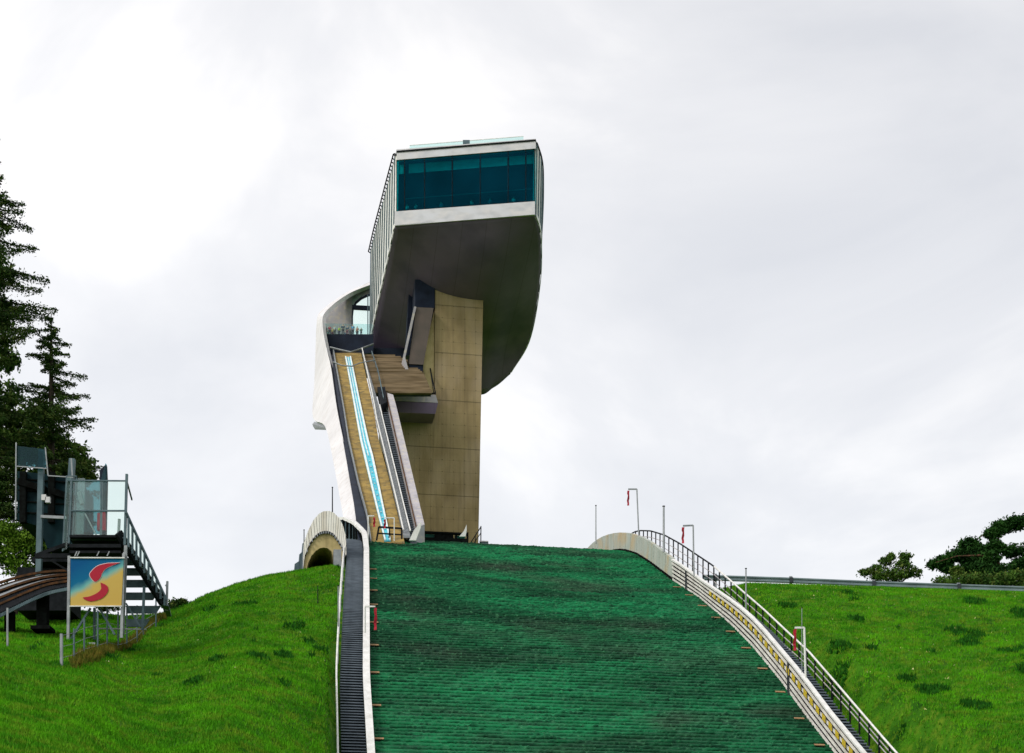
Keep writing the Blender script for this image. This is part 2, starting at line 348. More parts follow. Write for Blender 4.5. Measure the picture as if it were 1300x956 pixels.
stuff('wild_flowers', np.concatenate([V1, V2]), np.arange(len(V1) + len(V2)).reshape(-1, 3), M['flower'])

# ------------------------------------------------------------------ landing slope: overlapping brush mats in rows
def mat_material():
    m = bpy.data.materials.new('plastic mats'); m.use_nodes = True; nt = m.node_tree; N = nt.nodes.new; L = nt.links.new; b = nt.nodes['Principled BSDF']
    b.inputs['Roughness'].default_value = .7; b.inputs['Specular IOR Level'].default_value = .12
    tc = N('ShaderNodeTexCoord')
    def noise(sc_, st, det, lo, hi, dist=0):
        mp = N('ShaderNodeMapping'); mp.inputs['Scale'].default_value = st; L(tc.outputs['Object'], mp.inputs[0])
        n = N('ShaderNodeTexNoise'); n.inputs['Scale'].default_value = sc_; n.inputs['Detail'].default_value = det; n.inputs['Distortion'].default_value = dist; L(mp.outputs[0], n.inputs[0])
        r = N('ShaderNodeMapRange'); r.inputs[1].default_value = lo; r.inputs[2].default_value = hi; L(n.outputs[0], r.inputs[0]); return r.outputs[0]
    def mix(f, a, c):
        x = N('ShaderNodeMix'); x.data_type = 'RGBA'; L(f, x.inputs[0])
        if isinstance(a, tuple): x.inputs[6].default_value = (*a, 1)
        else: L(a, x.inputs[6])
        x.inputs[7].default_value = (*c, 1); return x.outputs[2]
    big = noise(1, (.045, .13, .1), 4, .38, .62, 1.0)
    out = mix(big, (.005, .055, .022), (.010, .195, .072))
    worn = noise(1, (.09, .16, .1), 8, .5, .68, .6)
    w2 = N('ShaderNodeMath'); w2.operation = 'MULTIPLY'; L(worn, w2.inputs[0]); w2.inputs[1].default_value = .65
    out = mix(w2.outputs[0], out, (.045, .062, .045))
    rows = noise(1, (.5, 5.0, .2), 6, .42, .66)
    r2 = N('ShaderNodeMath'); r2.operation = 'MULTIPLY'; L(rows, r2.inputs[0]); r2.inputs[1].default_value = .8
    out = mix(r2.outputs[0], out, (.003, .030, .016))
    fine = noise(1, (4, 9, 2), 5, .56, .74)
    f2 = N('ShaderNodeMath'); f2.operation = 'MULTIPLY'; L(fine, f2.inputs[0]); f2.inputs[1].default_value = .55
    out = mix(f2.outputs[0], out, (.08, .27, .13))
    L(out, b.inputs['Base Color']); return m
M['mats'] = mat_material()
rows = np.arange(58, 186, .5); NC = 190; V = []; 
for k, s0 in enumerate(rows):
    s1 = s0 + .5; l = tL(s0) + .02; ts = np.linspace(l, TR, NC)
    j = RNG.normal(0, .035, NC); off = RNG.integers(0, 8); mi = (np.arange(NC) + off) // 8; dz = .12 + RNG.normal(0, .035, NC) + RNG.normal(0, .022, 40)[mi]; j = j + RNG.normal(0, .03, 40)[mi]
    z0 = prof(s0) * np.ones(NC); z1 = prof(s1) * np.ones(NC)
    V.append(np.stack([ts, s0 - .04 + j, z0 - .12], 1)); V.append(np.stack([ts, s0 - .06 + j, z0 + dz], 1)); V.append(np.stack([ts, s1 + 0 * j, z1 + .0], 1))
V = np.concatenate(V); nr = len(rows) * 3
ls = npobj('landing_slope', V, gridfaces(nr, NC), M['mats']); ls.rotation_euler = (0, 0, R(9.38)); ls['kind'] = 'structure'
# concrete body under the mats
b = MB(); ss = list(np.arange(52, 190, 4.0)) + [200.]
A_ = [HL(s, tL(s) - .3, prof(s) - .3) for s in ss]; B_ = [HL(s, TR + .2, prof(s) - .3) for s in ss]
b.strip(A_, B_, (0, 0, -7)); o = b.build('slope_foundation', M['concrete']); o['kind'] = 'structure'

# ------------------------------------------------------------------ left side of the slope: stairway, parapet, rail
st = thing('slope_stairway', 'long dark grated stairway climbing the left edge of the green slope', 'stairway', HL(110, 7, prof(110)))
b = MB(); c = MB()
for s in np.arange(60, 161.5, .42):
    l = tL(s) - 2.1; r = tL(s) - .5; z = float(prof(s + .2))
    b.hexa([HL(s - .02, l, z - .05), HL(s - .02, r, z - .05), HL(s + .41, r, z - .05), HL(s + .41, l, z - .05)], [HL(s - .02, l, z + .03), HL(s - .02, r, z + .03), HL(s + .41, r, z + .03), HL(s + .41, l, z + .03)])
b.build('tread', M['step'], st)
ss = list(np.arange(60, 162, 2.))
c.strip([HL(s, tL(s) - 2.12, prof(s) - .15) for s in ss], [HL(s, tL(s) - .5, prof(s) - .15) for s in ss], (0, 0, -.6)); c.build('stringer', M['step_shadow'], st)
hp = lambda s: float(np.interp(s, [60, 150, 155, 160, 162, 164, 166, 167.5, 169], [.9, .9, 1.0, 1.1, 1.3, 1.8, 2.2, 2.2, 2.1]))
pw = thing('slope_parapet', 'narrow white parapet between the stairway and the green mats, curving over the top', 'parapet', HL(110, 8, prof(110)))
b = MB(); ss = list(np.arange(60, 152, 2.)) + list(np.arange(152, 168.4, .5))
b.strip([HL(s, tL(s) - .5, prof(s) + hp(s) - .28) for s in ss], [HL(s, tL(s), prof(s) + hp(s) - .28) for s in ss], (0, 0, .28)); b.build('coping', M['white_paint'], pw)
b = MB(); b.strip([HL(s, tL(s) - .36, prof(s) - .4) for s in ss], [HL(s, tL(s) - .04, prof(s) - .4) for s in ss], (0, 0, .4)); 
b.strip([HL(s, tL(s) - .30, prof(s) - .2) for s in ss], [HL(s, tL(s) - .30, prof(s) + hp(s) - .3) for s in ss], R3 * .26); b.build('wall_panel', M['steel_teal'], pw)
for s in np.arange(158, 168.2, .8):
    b = MB(); b.bar(HL(s, tL(s) - .44, prof(s)), HL(s, tL(s) - .44, prof(s) + hp(s) - .29), .16, .25); b.build('rib', M['black'], pw)
lr = thing('stair_handrail', 'thin white double handrail on the grass side of the stairway', 'handrail', HL(110, 5.8, prof(110)))
b = MB(); b.tube([HL(s, tL(s) - 2.35, prof(s) + 1.15) for s in np.arange(66, 160, 2.)], .07); b.build('top_rail', M['white_paint'], lr)
b = MB(); b.tube([HL(s, tL(s) - 2.35, prof(s) + .45) for s in np.arange(66, 160, 2.)], .05); b.build('lower_rail', M['white_paint'], lr)
for s in np.arange(68, 160, 6.):
    b = MB(); b.tube([HL(s, tL(s) - 2.35, prof(s) - .7), HL(s, tL(s) - 2.35, prof(s) + 1.14)], .055, 6); b.build('post', M['white_paint'], lr)

# ------------------------------------------------------------------ arched flank wall left of the knoll
YA = 149.0
aw = thing('arched_flank', 'white ribbed arch cladding over a concrete vault beside the top of the stairway', 'arch structure', P(410, 722, YA))
outer = [(385, 712), (385.5, 690), (391, 674), (398, 660), (405, 652), (411, 649), (418, 648.5), (424, 651), (430, 657), (435, 666), (439, 680), (440, 704)]
inner = [(385, 722), (387, 706), (393, 690), (400, 680.5), (406, 676), (411, 674.5), (417, 674.5), (423, 677.5), (428, 684), (433, 692), (436, 699), (438.5, 706)]
openg = [(389, 724), (391, 715), (395, 706), (401, 699), (406, 696), (411, 695), (416, 696), (421, 700), (423, 706), (424, 712), (424.5, 718), (425, 724)]
def dens(pl, n):
    q = np.array(pl, float); u = np.linspace(0, len(q) - 1, n); return [(np.interp(x, range(len(q)), q[:, 0]), np.interp(x, range(len(q)), q[:, 1])) for x in u]
dp = A3 * 6.5
o1 = dens(outer, 23); i1 = dens(inner, 23); op1 = dens(openg, 23)
for i in range(22):
    b = MB(); g0, g1 = .07, .93
    lerp = lambda p, q, u: (p[0] + (q[0] - p[0]) * u, p[1] + (q[1] - p[1]) * u)
    q = [lerp(o1[i], o1[i + 1], g0), lerp(o1[i], o1[i + 1], g1), lerp(i1[i], i1[i + 1], g1), lerp(i1[i], i1[i + 1], g0)]
    b.prism([P(*p, YA - 1.3) for p in q], A3 * .2); b.build('cladding_panel', M['fairing'], aw)
b = MB(); b.ribbon([P(*p, YA - 1.08) for p in o1], [P(*p, YA - 1.08) for p in i1], A3 * 5); b.build('arch_shell', M['step'], aw)
b = MB(); b.ribbon([P(p[0], p[1] - .5, YA - 1.36) for p in i1], [P(p[0], p[1] + 2.2, YA - 1.36) for p in i1], A3 * .5); b.build('edge_trim', M['black'], aw)
for i in range(3, 20):
    b = MB(); p = i1[i]; b.box(P(p[0], p[1] + 1.4, YA - 1.45), .1, .12, .22); b.build('bracket', M['steel'], aw)
b = MB(); b.ribbon([P(*p, YA - 1.2) for p in i1], [P(*p, YA - 1.2) for p in op1], A3 * 8); b.build('vault', M['concrete_pale'], aw)
b = MB(); b.prism([P(386, 730, YA + 6.8), P(386, 690, YA + 6.8), P(395, 680, YA + 6.8), P(424, 680, YA + 6.8), P(434, 695, YA + 6.8), P(434, 730, YA + 6.8)], A3 * .4); b.build('rear_wall', M['concrete'], aw)
b = MB(); b.prism([P(423.5, 726, YA - 2.6), P(433.5, 726, YA - 2.6), P(433.5, 697.5, YA - 2.6), P(423.5, 697.5, YA - 2.6)], A3 * 1.0); b.build('service_cabinet', M['steel'], aw)
b = MB()
for q in [[(374, 730), (374, 716), (380, 712), (380, 730)], [(379.9, 730), (379.9, 704), (384, 700), (384, 730)], [(383.9, 730), (383.9, 690), (387, 688), (387, 730)]]:
    b.prism([P(*p, YA + .6 + q[0][0] * .01) for p in q], A3 * 5)
b.build('stepped_flank', M['steel_teal'], aw)

# ------------------------------------------------------------------ right side of the slope
fw = thing('side_wall', 'pale green grey panelled wall curving over the top right of the slope', 'wall', S(800, 690, TR))
ftop = [(741, 700), (747, 694.5), (752, 689.5), (758, 685), (765, 681), (772, 678.5), (779, 676.8), (787, 676), (794, 676.2), (801, 677.2), (808, 679.5), (815, 682.3), (823, 686.3), (830, 691.5), (837, 697.2), (845, 703), (853, 709)]
def zbase(px, t=TR):
    v = S(px, 700, t); s = AX * v.x + AY * v.y; return s, float(prof(s))
for i in range(len(ftop) - 1):
    b = MB(); (x0, y0), (x1, y1) = ftop[i], ftop[i + 1]; xe = x1 - .25
    tp0 = S(x0, y0, TR); tp1 = S(xe, y0 + (y1 - y0) * (xe - x0) / (x1 - x0), TR)
    bt0 = tp0.copy(); bt0.z = zbase(x0)[1] - .2; bt1 = tp1.copy(); bt1.z = zbase(xe)[1] - .2
    bt0.z = min(bt0.z, tp0.z - .5); bt1.z = min(bt1.z, tp1.z - .5)
    b.prism([tp0, tp1, bt1, bt0], R3 * .35); b.build('panel', M['fairing_green'], fw)
b = MB(); b.ribbon([S(x, y, TR + .1) + Vector((0, 0, -.1)) for x, y in ftop], [Vector((*S(x, y, TR + .1).xy, min(zbase(x)[1] - .3, S(x, y, TR + .1).z - .6))) for x, y in ftop], R3 * .2); b.build('core', M['dark'], fw)
b = MB(); b.strip([Vector((*S(x, y, TR - .05).xy, zbase(x)[1] + .02)) for x, y in ftop], [Vector((*S(x, y, TR - .05).xy, zbase(x)[1] + .28)) for x, y in ftop], R3 * .04); b.build('base_gap', M['black'], fw)
# slatted barrier
sb = thing('slatted_barrier', 'grey and white slatted board barrier with yellow dashes down the right edge of the slope', 'barrier', S(900, 750, TR))
btop = [(853.6, 709.5), (871, 721), (891, 736), (911, 749.5), (925, 759), (939, 769.5), (956, 784.5), (970, 799.5), (990, 823), (1012, 849), (1026, 867), (1060, 912), (1100, 968)]
bsp = [zbase(x)[0] for x, y in btop]
def top_z(s):
    if s < 104: return float(prof(s)) + top_z(104) - float(prof(104))
    return float(np.interp(s, bsp[::-1], BZZ[::-1]))
BZZ = [S(x, y, TR).z for x, y in btop]
ss = list(np.arange(62, bsp[0], 1.0)) + [bsp[0]]
nb = 5
for k in range(nb):
    f0 = k / nb; f1 = f0 + .46 / nb
    b = MB()
    A_ = []; B_ = []
    for s in ss:
        z0 = float(prof(s)) + .1; z1 = top_z(s) - .12; A_.append(HL(s, TR - .02 * k, z0 + (z1 - z0) * f0)); B_.append(HL(s, TR - .02 * k, z0 + (z1 - z0) * f1))
    b.strip(A_, B_, R3 * .08); b.build('board', M['slat'], sb)
b = MB(); b.strip([HL(s, TR - .12, top_z(s) - .16) for s in ss], [HL(s, TR + .22, top_z(s) - .16) for s in ss], (0, 0, .16)); b.build('cap', M['white_paint'], sb)
b = MB(); b.strip([HL(s, TR + .12, prof(s) - .2) for s in ss], [HL(s, TR + .12, top_z(s) - .2) for s in ss], R3 * .1); b.build('backing', M['dark'], sb)
for s in (83., 112., bsp[0] - 5.2):
    b = MB(); z0 = float(prof(s)); b.bar(HL(s, TR - .14, z0), HL(s, TR - .14, top_z(s) - .18), .14, .09); b.build('upright', M['step_shadow'], sb)
for s in np.arange(88, 132.5, 1.25):
    b = MB(); h = top_z(s) - float(prof(s)); k = .60
    q = [HL(s, TR - .17, prof(s) + h * k), HL(s + .62, TR - .17, prof(s + .62) + h * k), HL(s + .62, TR - .17, prof(s + .62) + h * (k + .17)), HL(s, TR - .17, prof(s) + h * (k + .17))]
    b.prism(q, R3 * .03); b.build('yellow_dash', M['yellow'], sb)
# maintenance stair and railing outside the barrier
b = MB()
for s in np.arange(86, 142, .45):
    z = top_z(s) - 1.25; b.box(HL(s, TR + 1.2, z), 1.2, .33, .1, R3, A3)
sr = thing('maintenance_stair', 'narrow dark stair outside the slatted barrier on the right', 'stairway', HL(115, TR + 1.4, prof(115)))
b.build('tread', M['step'], sr)
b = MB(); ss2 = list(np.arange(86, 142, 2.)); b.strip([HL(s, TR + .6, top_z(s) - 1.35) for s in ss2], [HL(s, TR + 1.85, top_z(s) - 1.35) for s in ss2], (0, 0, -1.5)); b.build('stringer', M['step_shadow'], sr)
TT = TR + 2.3
rl = thing('side_railing', 'curved steel railing with dark balusters following the right edge of the slope', 'railing', S(880, 700, TT))
rtop = [(800, 678.5), (806, 675), (813, 673.6), (826, 674), (843, 679), (863, 690), (882.5, 703), (905, 718), (928, 737.5), (945, 752.5), (970, 774), (998, 800.5), (1026.6, 827), (1060.5, 866), (1100, 912), (1130, 948), (1160, 985)]
rs = [AX * S(x, y, TT).x + AY * S(x, y, TT).y for x, y in rtop]; rz = [S(x, y, TT).z for x, y in rtop]
def rtz(s): return float(prof(s)) + rtz(104) - float(prof(104)) if s < 104 else float(np.interp(s, rs[::-1], rz[::-1]))
sr_ = list(np.arange(62, rs[0], 1.0)) + [rs[0]]
lowh = lambda s: float(np.interp(s, [105, 120, 150, 166, rs[0]], [1.1, 1.7, 1.9, 1.6, .25]))
b = MB(); b.tube([HL(s, TT, rtz(s)) for s in sr_ if s > 138], .075); b.build('top_rail', M['dark'], rl)
b = MB(); b.tube([HL(s, TT, rtz(s)) for s in sr_ if s < 140], .075); b.build('top_rail', M['white_paint'], rl)
for fr in (.4, .75):
    b = MB(); b.tube([HL(s, TT, rtz(s) - lowh(s) * fr) for s in sr_], .04, 5); b.build('wire', M['parapet'], rl)
s = rs[0] - .8
while s > 62:
    b = MB(); b.bar(HL(s, TT, rtz(s) - .05), HL(s, TT, rtz(s) - lowh(s) - (.6 if s < 150 else .3)), .11, .16); b.build('baluster', M['dark'], rl); s -= 1.75
M['pad'] = mat('worn tan pads', (.42, .26, .13), (.28, .17, .09), .8, scale=3)
def pad(s, t, label):
    o = thing('edge_marker', label, 'marker pad', HL(s, t, prof(s)), 'tan marker pads along the edges of the mats')
    sl_ = (A3 + UP * float(prof(s + 1) - prof(s))).normalized(); nn = R3.cross(sl_).normalized()
    b = MB(); b.box(HL(s, t, prof(s)) + nn * .16, 0.75, .22, .05, R3, sl_, nn); b.build('pad', M['pad'], o)
    b = MB(); b.box(HL(s, t, prof(s)) + nn * .05, .25, .2, .2, R3, sl_, nn); b.build('fixing', M['dark'], o)
for i, s in enumerate(np.arange(104, 141, 4.1)): pad(s, TR - .7, 'tan marker pad lying on the mats against the slatted barrier')
for i, s in enumerate(np.arange(103, 148, 5.0)): pad(s, tL(s) + .3, 'tan marker pad lying on the mats against the white left parapet')
# ------------------------------------------------------------------ guardrail on the right shoulder
gr = thing('guardrail', 'grey corrugated steel crash barrier along the skyline of the right hand meadow', 'guardrail', P(1100, 740, 151))
YG = 151.0
gp = [(893, 730.5), (1000, 734), (1120, 739), (1300, 745.5), (1420, 751)]
sec = [(0, .27), (.10, .22), (.10, .12), (.0, .04), (.0, -.04), (.10, -.12), (.10, -.22), (0, -.27)]
b = MB(); vs = []; fs = []; n = len(sec)
for i, (x, y) in enumerate(gp):
    for d, z in sec: vs.append(P(x, y + 3, YG) + Vector((0, -.12 - d, z)))
    for d, z in sec: vs.append(P(x, y + 3, YG) + Vector((0, -.06 - d * .8, z)))
for i in range(len(gp) - 1):
    for j in range(n - 1):
        a = i * 2 * n + j; c_ = a + 2 * n; fs.append((a, a + 1, c_ + 1, c_)); fs.append((a + n, c_ + n, c_ + n + 1, a + n + 1))
    for j in (0, n - 1):
        a = i * 2 * n + j; fs.append((a, a + 2 * n, a + 3 * n, a + n))
b.add(vs, fs); b.build('beam', mat('barrier steel', (.20, .27, .28), (.13, .18, .19), .5, .3, scale=.5), gr)
for x in (908, 1004, 1109, 1217, 1326, 1400):
    y = np.interp(x, [p[0] for p in gp], [p[1] for p in gp]) + 3
    b = MB(); p = P(x, y, YG); b.bar(p + Vector((0, .05, .42)), p + Vector((0, .05, -2.4)), .28, .2); b.build('post', M['steel'], gr)
    b = MB(); b.box(p + Vector((0, -.26, 0)), .34, .05, .5); b.build('splice_plate', M['step_shadow'], gr)

# ------------------------------------------------------------------ poles and windsocks
def pole(x, y0, y1, Y, label, r=.07, m='steel'):
    o = thing('marker_pole', label, 'pole', P(x, y0, Y), 'slender marker poles along the slope')
    b = MB(); b.tube([P(x, y0 + 4, Y), P(x, y1, Y)], r, 8, r * .8); b.build('shaft', M[m], o)
    b = MB(); b.tube([P(x, y1 + .2, Y), P(x, y1 - .7, Y)], r * 1.25, 8); b.build('cap', M['dark'], o)
pole(756.5, 686, 642, 176, 'thin pole standing left of the pale green wall')
pole(842.6, 697, 643, 152, 'thick pole standing halfway down the upper curved railing', .11)
pole(947, 776, 722, 131, 'slim pole beside the railing where the meadow begins', .07)
pole(1018, 850, 772, 112, 'faint slim pole beside the lowest streamer mast on the right', .03)
pole(422, 652, 619, 150.4, 'dark pole rising above the white arch cladding', .06, 'dark')
pole(429.5, 800, 744, 118, 'thin grey pole in the grass against the stairway handrail', .05)
pole(386, 692, 673, 148.0, 'short pole at the left foot of the white arch', .05, 'dark')
pole(403.5, 762, 744, 128, 'short dark stake in the left meadow', .04, 'dark')
def wind(x, y0, y1, xa, ya, ys, Y, label, m='steel', r=.07, xt=None):
    o = thing('streamer_mast', label, 'wind indicator', P(x, y0, Y), 'wind streamer masts beside the jump')
    xt = x if xt is None else xt
    b = MB(); b.tube([P(x, y0 + 3, Y), P(xt, y1, Y)], r, 8); b.build('mast', M[m], o)
    b = MB(); b.bar(P(xt, y1, Y), P(xa, ya, Y), r * 1.7); b.build('arm', M[m], o)
    n = 7; pts = [P(xa + .25 * math.sin(i * .9), ya + 2 + (ys - ya - 2) * i / (n - 1), Y) for i in range(n)]
    b = MB(); wd = .13; b.strip([p + Vector((-wd * (.7 + .3 * math.sin(i * 2.1)), .05 * math.sin(i * 1.7), 0)) for i, p in enumerate(pts)], [p + Vector((wd * (.8 + .2 * math.cos(i * 2.3)), -.08 * math.cos(i), 0)) for i, p in enumerate(pts)], (0, .03, 0)); b.build('streamer', M['red'], o)
wind(811, 678, 621, 797.5, 621, 642, 163, 'tallest mast with a red streamer above the pale green wall', xt=808.5)
wind(881, 728, 667, 867, 667.5, 690, 141, 'second mast with a red streamer outside the slatted barrier', xt=880)
wind(1023, 866, 797, 1009, 797, 826, 114, 'lowest mast with a red streamer at the bottom right railing', 'white_paint', .08, xt=1021)
wind(463.5, 800, 770, 476.5, 770, 800, 116, 'short arm with a long red streamer hanging over the left edge of the mats', 'white_paint', .06)
wind(467.5, 686, 655, 475, 655, 669, 157, 'white mast with a red streamer at the left foot of the inrun', 'white_paint', .06)
wind(500.5, 684, 657.5, 488.5, 657.5, 671, 157, 'low white frame with a red streamer in front of the inrun track', 'white_paint', .05)

# ------------------------------------------------------------------ inrun
ir = thing('inrun_ramp', 'steep ski jump inrun with ochre deck and turquoise ice track leading up into the tower', 'ski jump ramp', I(490, 684))
def dline(pts, n=14):
    q = np.array(pts, float); ys = np.linspace(q[0, 1], q[-1, 1], n); return [(np.interp(y, q[:, 1], q[:, 0]), y) for y in ys]
Ld = dline([(423.5, 448), (424.5, 454.5), (436, 518), (442.6, 560), (456, 620), (466, 656), (471, 690)])
Rd = dline([(458.5, 448), (459.5, 454.5), (474, 517), (481, 560), (492, 600), (504, 650), (514, 690)])
b = MB(); b.strip([I(*p) for p in Ld], [I(*p) for p in Rd], (0, .6, -1.0)); b.build('deck', M['deck'], ir)
Li = dline([(438, 454.5), (450, 520), (457, 560), (464, 590), (476, 640), (488, 688)]); Ri = dline([(445.6, 454.5), (459, 520), (467.7, 560), (474, 582), (486, 640), (496, 688)])
b = MB(); b.strip([I(*p, .03) for p in Li], [I(*p, .03) for p in Ri], (0, 0, .12)); it = b.build('ice_track', M['ice'], ir)
mixp = lambda p, q, u: (p[0] + (q[0] - p[0]) * u, p[1])
for u0, u1 in ((0, .22), (.78, 1.0)):
    b = MB(); b.strip([I(*mixp(p, q, u0), .16) for p, q in zip(Li, Ri)], [I(*mixp(p, q, u1), .16) for p, q in zip(Li, Ri)], (0, 0, .12)); b.build('track_edge', M['ice_white'], it)
b = MB(); b.strip([I(*mixp(p, q, .45), .16) for p, q in zip(Li[:8], Ri[:8])], [I(*mixp(p, q, .56), .16) for p, q in zip(Li[:8], Ri[:8])], (0, 0, .06)); b.build('track_divider', M['ice_white'], it)
for i in range(16):
    y = 566 + i * 7.2; a = np.interp(y, [p[1] for p in Li], [p[0] for p in Li]); c_ = np.interp(y, [p[1] for p in Ri], [p[0] for p in Ri])
    b = MB(); b.box(I((a + c_) / 2, y, .2), .14, .22, .1); b.build('stud', M['ice_white'], it)
# left gutter and inner kerb
Lw = dline([(416, 448), (420, 466), (428, 520), (438, 570), (450, 640), (456, 690)])
b = MB(); b.strip([I(*p, -.25) for p in Lw], [I(p[0] - .6, p[1], -.25) for p in Ld], (0, .4, -.6)); b.build('gutter', M['navy'], ir)
b = MB(); b.strip([I(p[0] - .9, p[1], .0) for p in Ld], [I(p[0] + .5, p[1], .0) for p in Ld], (0, 0, .45)); b.build('kerb', M['steel'], ir)
# right: truss rail, dark stair, parapet
T1 = dline([(459.6, 450), (474.5, 517), (476, 532), (492.5, 600), (504.5, 650), (512, 684)]); T2 = dline([(461, 450), (481, 517), (484, 532), (500.5, 600), (512.5, 650), (521, 684)])
b = MB(); b.strip([I(*p, .1) for p in T1], [I(*p, .1) for p in T2], (0, 0, .25)); b.build('cable_tray', M['steel'], ir)
b = MB(); 
for P1, P2 in zip(T1[:-1], T1[1:]): b.bar(I(*P1, .9), I(*P2, .9), .12)
for P1, P2 in zip(T2[4:-1], T2[5:]): b.bar(I(*P1, .8), I(*P2, .8), .12)
b.build('side_rail', M['white_paint'], ir)
b = MB()
for i in range(34):
    y = 454 + i * 6.8; a = np.interp(y, [p[1] for p in T1], [p[0] for p in T1]); b.bar(I(a, y, .1), I(a, y, .9), .08)
    if y > 520: a2 = np.interp(y, [p[1] for p in T2], [p[0] for p in T2]); b.bar(I(a, y + 2, .4), I(a2, y, .8), .06)
b.build('rail_posts', M['steel'], ir)
D1 = dline([(482, 517), (500.5, 600), (521, 684)]); D2 = dline([(490, 505), (503, 560), (527, 672), (530, 688)])
for p in D1: pass
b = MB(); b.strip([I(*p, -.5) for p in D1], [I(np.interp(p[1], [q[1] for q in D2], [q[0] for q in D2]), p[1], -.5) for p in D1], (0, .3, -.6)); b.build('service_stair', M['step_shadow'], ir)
for i in range(60):
    b = MB(); y = 520 + i * 2.7; a = np.interp(y, [p[1] for p in D1], [p[0] for p in D1]); c_ = np.interp(y, [p[1] for p in D2], [p[0] for p in D2]); b.bar(I(a, y, -.42), I(c_, y, -.42), .16, .1); b.build('service_tread', M['step'], ir)
E1 = dline([(489.5, 503), (493, 520), (527, 672), (528, 676)]); E2 = dline([(499, 506), (503, 520), (538, 668), (539, 672)])
b = MB(); b.strip([I(*p, .5) for p in E1], [I(*p, .5) for p in E2], (0, .3, -2.2)); b.build('right_parapet', M['parapet'], ir)
b = MB(); b.strip([I(p[0] - .1, p[1], .45) for p in E1], [I(p[0] + 1.0, p[1], .56) for p in E1], (0, 0, .1)); b.build('parapet_trim', M['rust'], ir)
# supports under the inrun
b = MB()
for y in (560, 600, 640):
    c0 = I(448 + (y - 520) * .3, y, -1.1); b.box(Vector((c0.x + 2, c0.y + 1, (c0.z + 40) / 2)), 3.2, 1.2, c0.z - 40, R3, A3)
b.build('support_pier', M['concrete'], ir)
# white outer fairing on the left
Wi = [(470, 361.5, 237), (447, 370.5, 236), (430, 381, 234), (419, 390, 232), (412.5, 397, 230), (409.5, 405, 228), (411, 424, 224), (416, 448, 219), (420.5, 468, 214), (428, 520, 197.8), (438, 570, 185.5), (450.5, 645, 168.5), (454, 664, 165)]
Wo = [(470, 358, 238), (443, 369.5, 237.5), (422, 383, 236), (412, 391, 234.5), (406, 396.5, 233), (402.3, 406, 232), (400.5, 445, 229), (399, 486, 222), (397.3, 530, 212), (412.5, 541, 199), (422, 580, 187.5), (435, 652, 170), (438, 668, 167)]
def cat(pts, k=6):
    q = [Vector(p) for p in pts]; q = [q[0] * 2 - q[1]] + q + [q[-1] * 2 - q[-2]]; out = []
    for i in range(1, len(q) - 2):
        for j in range(k):
            u = j / k; out.append(.5 * ((2 * q[i]) + (q[i + 1] - q[i - 1]) * u + (2 * q[i - 1] - 5 * q[i] + 4 * q[i + 1] - q[i + 2]) * u * u + (3 * q[i] - q[i - 1] - 3 * q[i + 1] + q[i + 2]) * u ** 3))
    out.append(q[-2]); return out
wi = [P(*v) for v in cat(Wi, 5)]; wo_ = [P(*v) for v in cat(Wo, 5)]
b = MB(); b.strip(wi, wo_, (.35, .9, 0)); b.build('outer_fairing', M['white'], ir)
b = MB(); b.strip([p + Vector((.02, -.03, 0)) for p in wi[25:]], [I(650 + F * p.x / p.y + 3.5, HZ - F * p.z / p.y + 2, -.3) for p in wi[25:]], (0, .15, -.1)); b.build('inner_fairing', M['navy'], ir)
b = MB(); b.prism([P(396.5, 538.5, 211.5), P(399, 535.5, 211), P(412, 539.5, 203), P(413.2, 543, 202.8), P(399, 542.5, 211)], (0, .8, 0)); b.build('fairing_toe', M['steel'], ir)
# start bar wires across the top
b = MB(); b.tube([I(419, 449, .9), I(430, 450, .7), I(445, 452.5, .6), I(458, 450, .8), I(474, 447.5, 1.2)], .12); b.tube([I(423, 469, 1), I(434, 470.5, .7), I(447, 471.5, .7), I(456, 469.5, .9), I(476, 467.5, 1.1)], .09); b.build('start_beam', M['steel'], ir)
# base guard railing at takeoff
b = MB()
for x0, x1 in ((478, 510),):
    b.bar(P(x0, 686, 158), P(x0 + 3, 669, 158), .16); b.bar(P(x1, 684, 158), P(x1, 671, 158), .16); b.bar(P(x0 + 3, 669, 158), P(x1, 671, 158), .16); b.bar(P(x0 + 2, 677, 158), P(x1, 679, 158), .12); b.bar(P(494, 683, 158), P(494.5, 670, 158), .12)
tr_ = thing('takeoff_railing', 'small dark railing across the foot of the inrun', 'railing', P(494, 684, 162)); b.build('rail_frame', M['dark'], tr_)

# ------------------------------------------------------------------ tower
SF = 216 * AY + (581 - 650) / F * 216 * AX     # s of the shaft front
tw = thing('observation_tower', 'tall concrete ski jump tower with a cantilevered glazed cafe head', 'tower', Q(575, 690, SF))
b = MB(); b.prism([Q(x, y, SF) for x, y in [(552.5, 330), (613.5, 330), (613.3, 384), (607.3, 690), (606, 790), (545, 790), (545, 690), (552, 525)]], A3 * 7.4); b.build('shaft', M['concrete'], tw)
b = MB(); b.prism([Q(x, y, SF + .03) for x, y in [(486, 524), (551.9, 524), (545, 690), (545, 790), (486, 790)]], A3 * 6.8); b.build('lower_wall', M['concrete'], tw)
b = MB(); b.prism([Q(x, y, SF + .4) for x, y in [(551.4, 394), (551.4, 500), (548, 500), (537, 470), (538, 455)]], A3 * 3.4); b.build('side_buttress', M['concrete_pale'], tw)  # paler concrete paints in the light on the shaft's left face
b = MB(); b.prism([Q(x, y, SF - 1.0) for x, y in [(528.5, 390), (550.5, 391), (537.5, 463), (519, 462)]], A3 * 2.2); sbx = b.build('stair_box', mat('grey brown panels', (.13, .10, .085), (.09, .075, .065), .6, scale=.5), tw)
b = MB(); b.prism([Q(x, y, SF - .8) for x, y in [(519.5, 462.2), (537.3, 463.2), (536.3, 474.5), (520, 474)]], A3 * 2.0); b.build('stair_box_end', M['navy'], sbx)
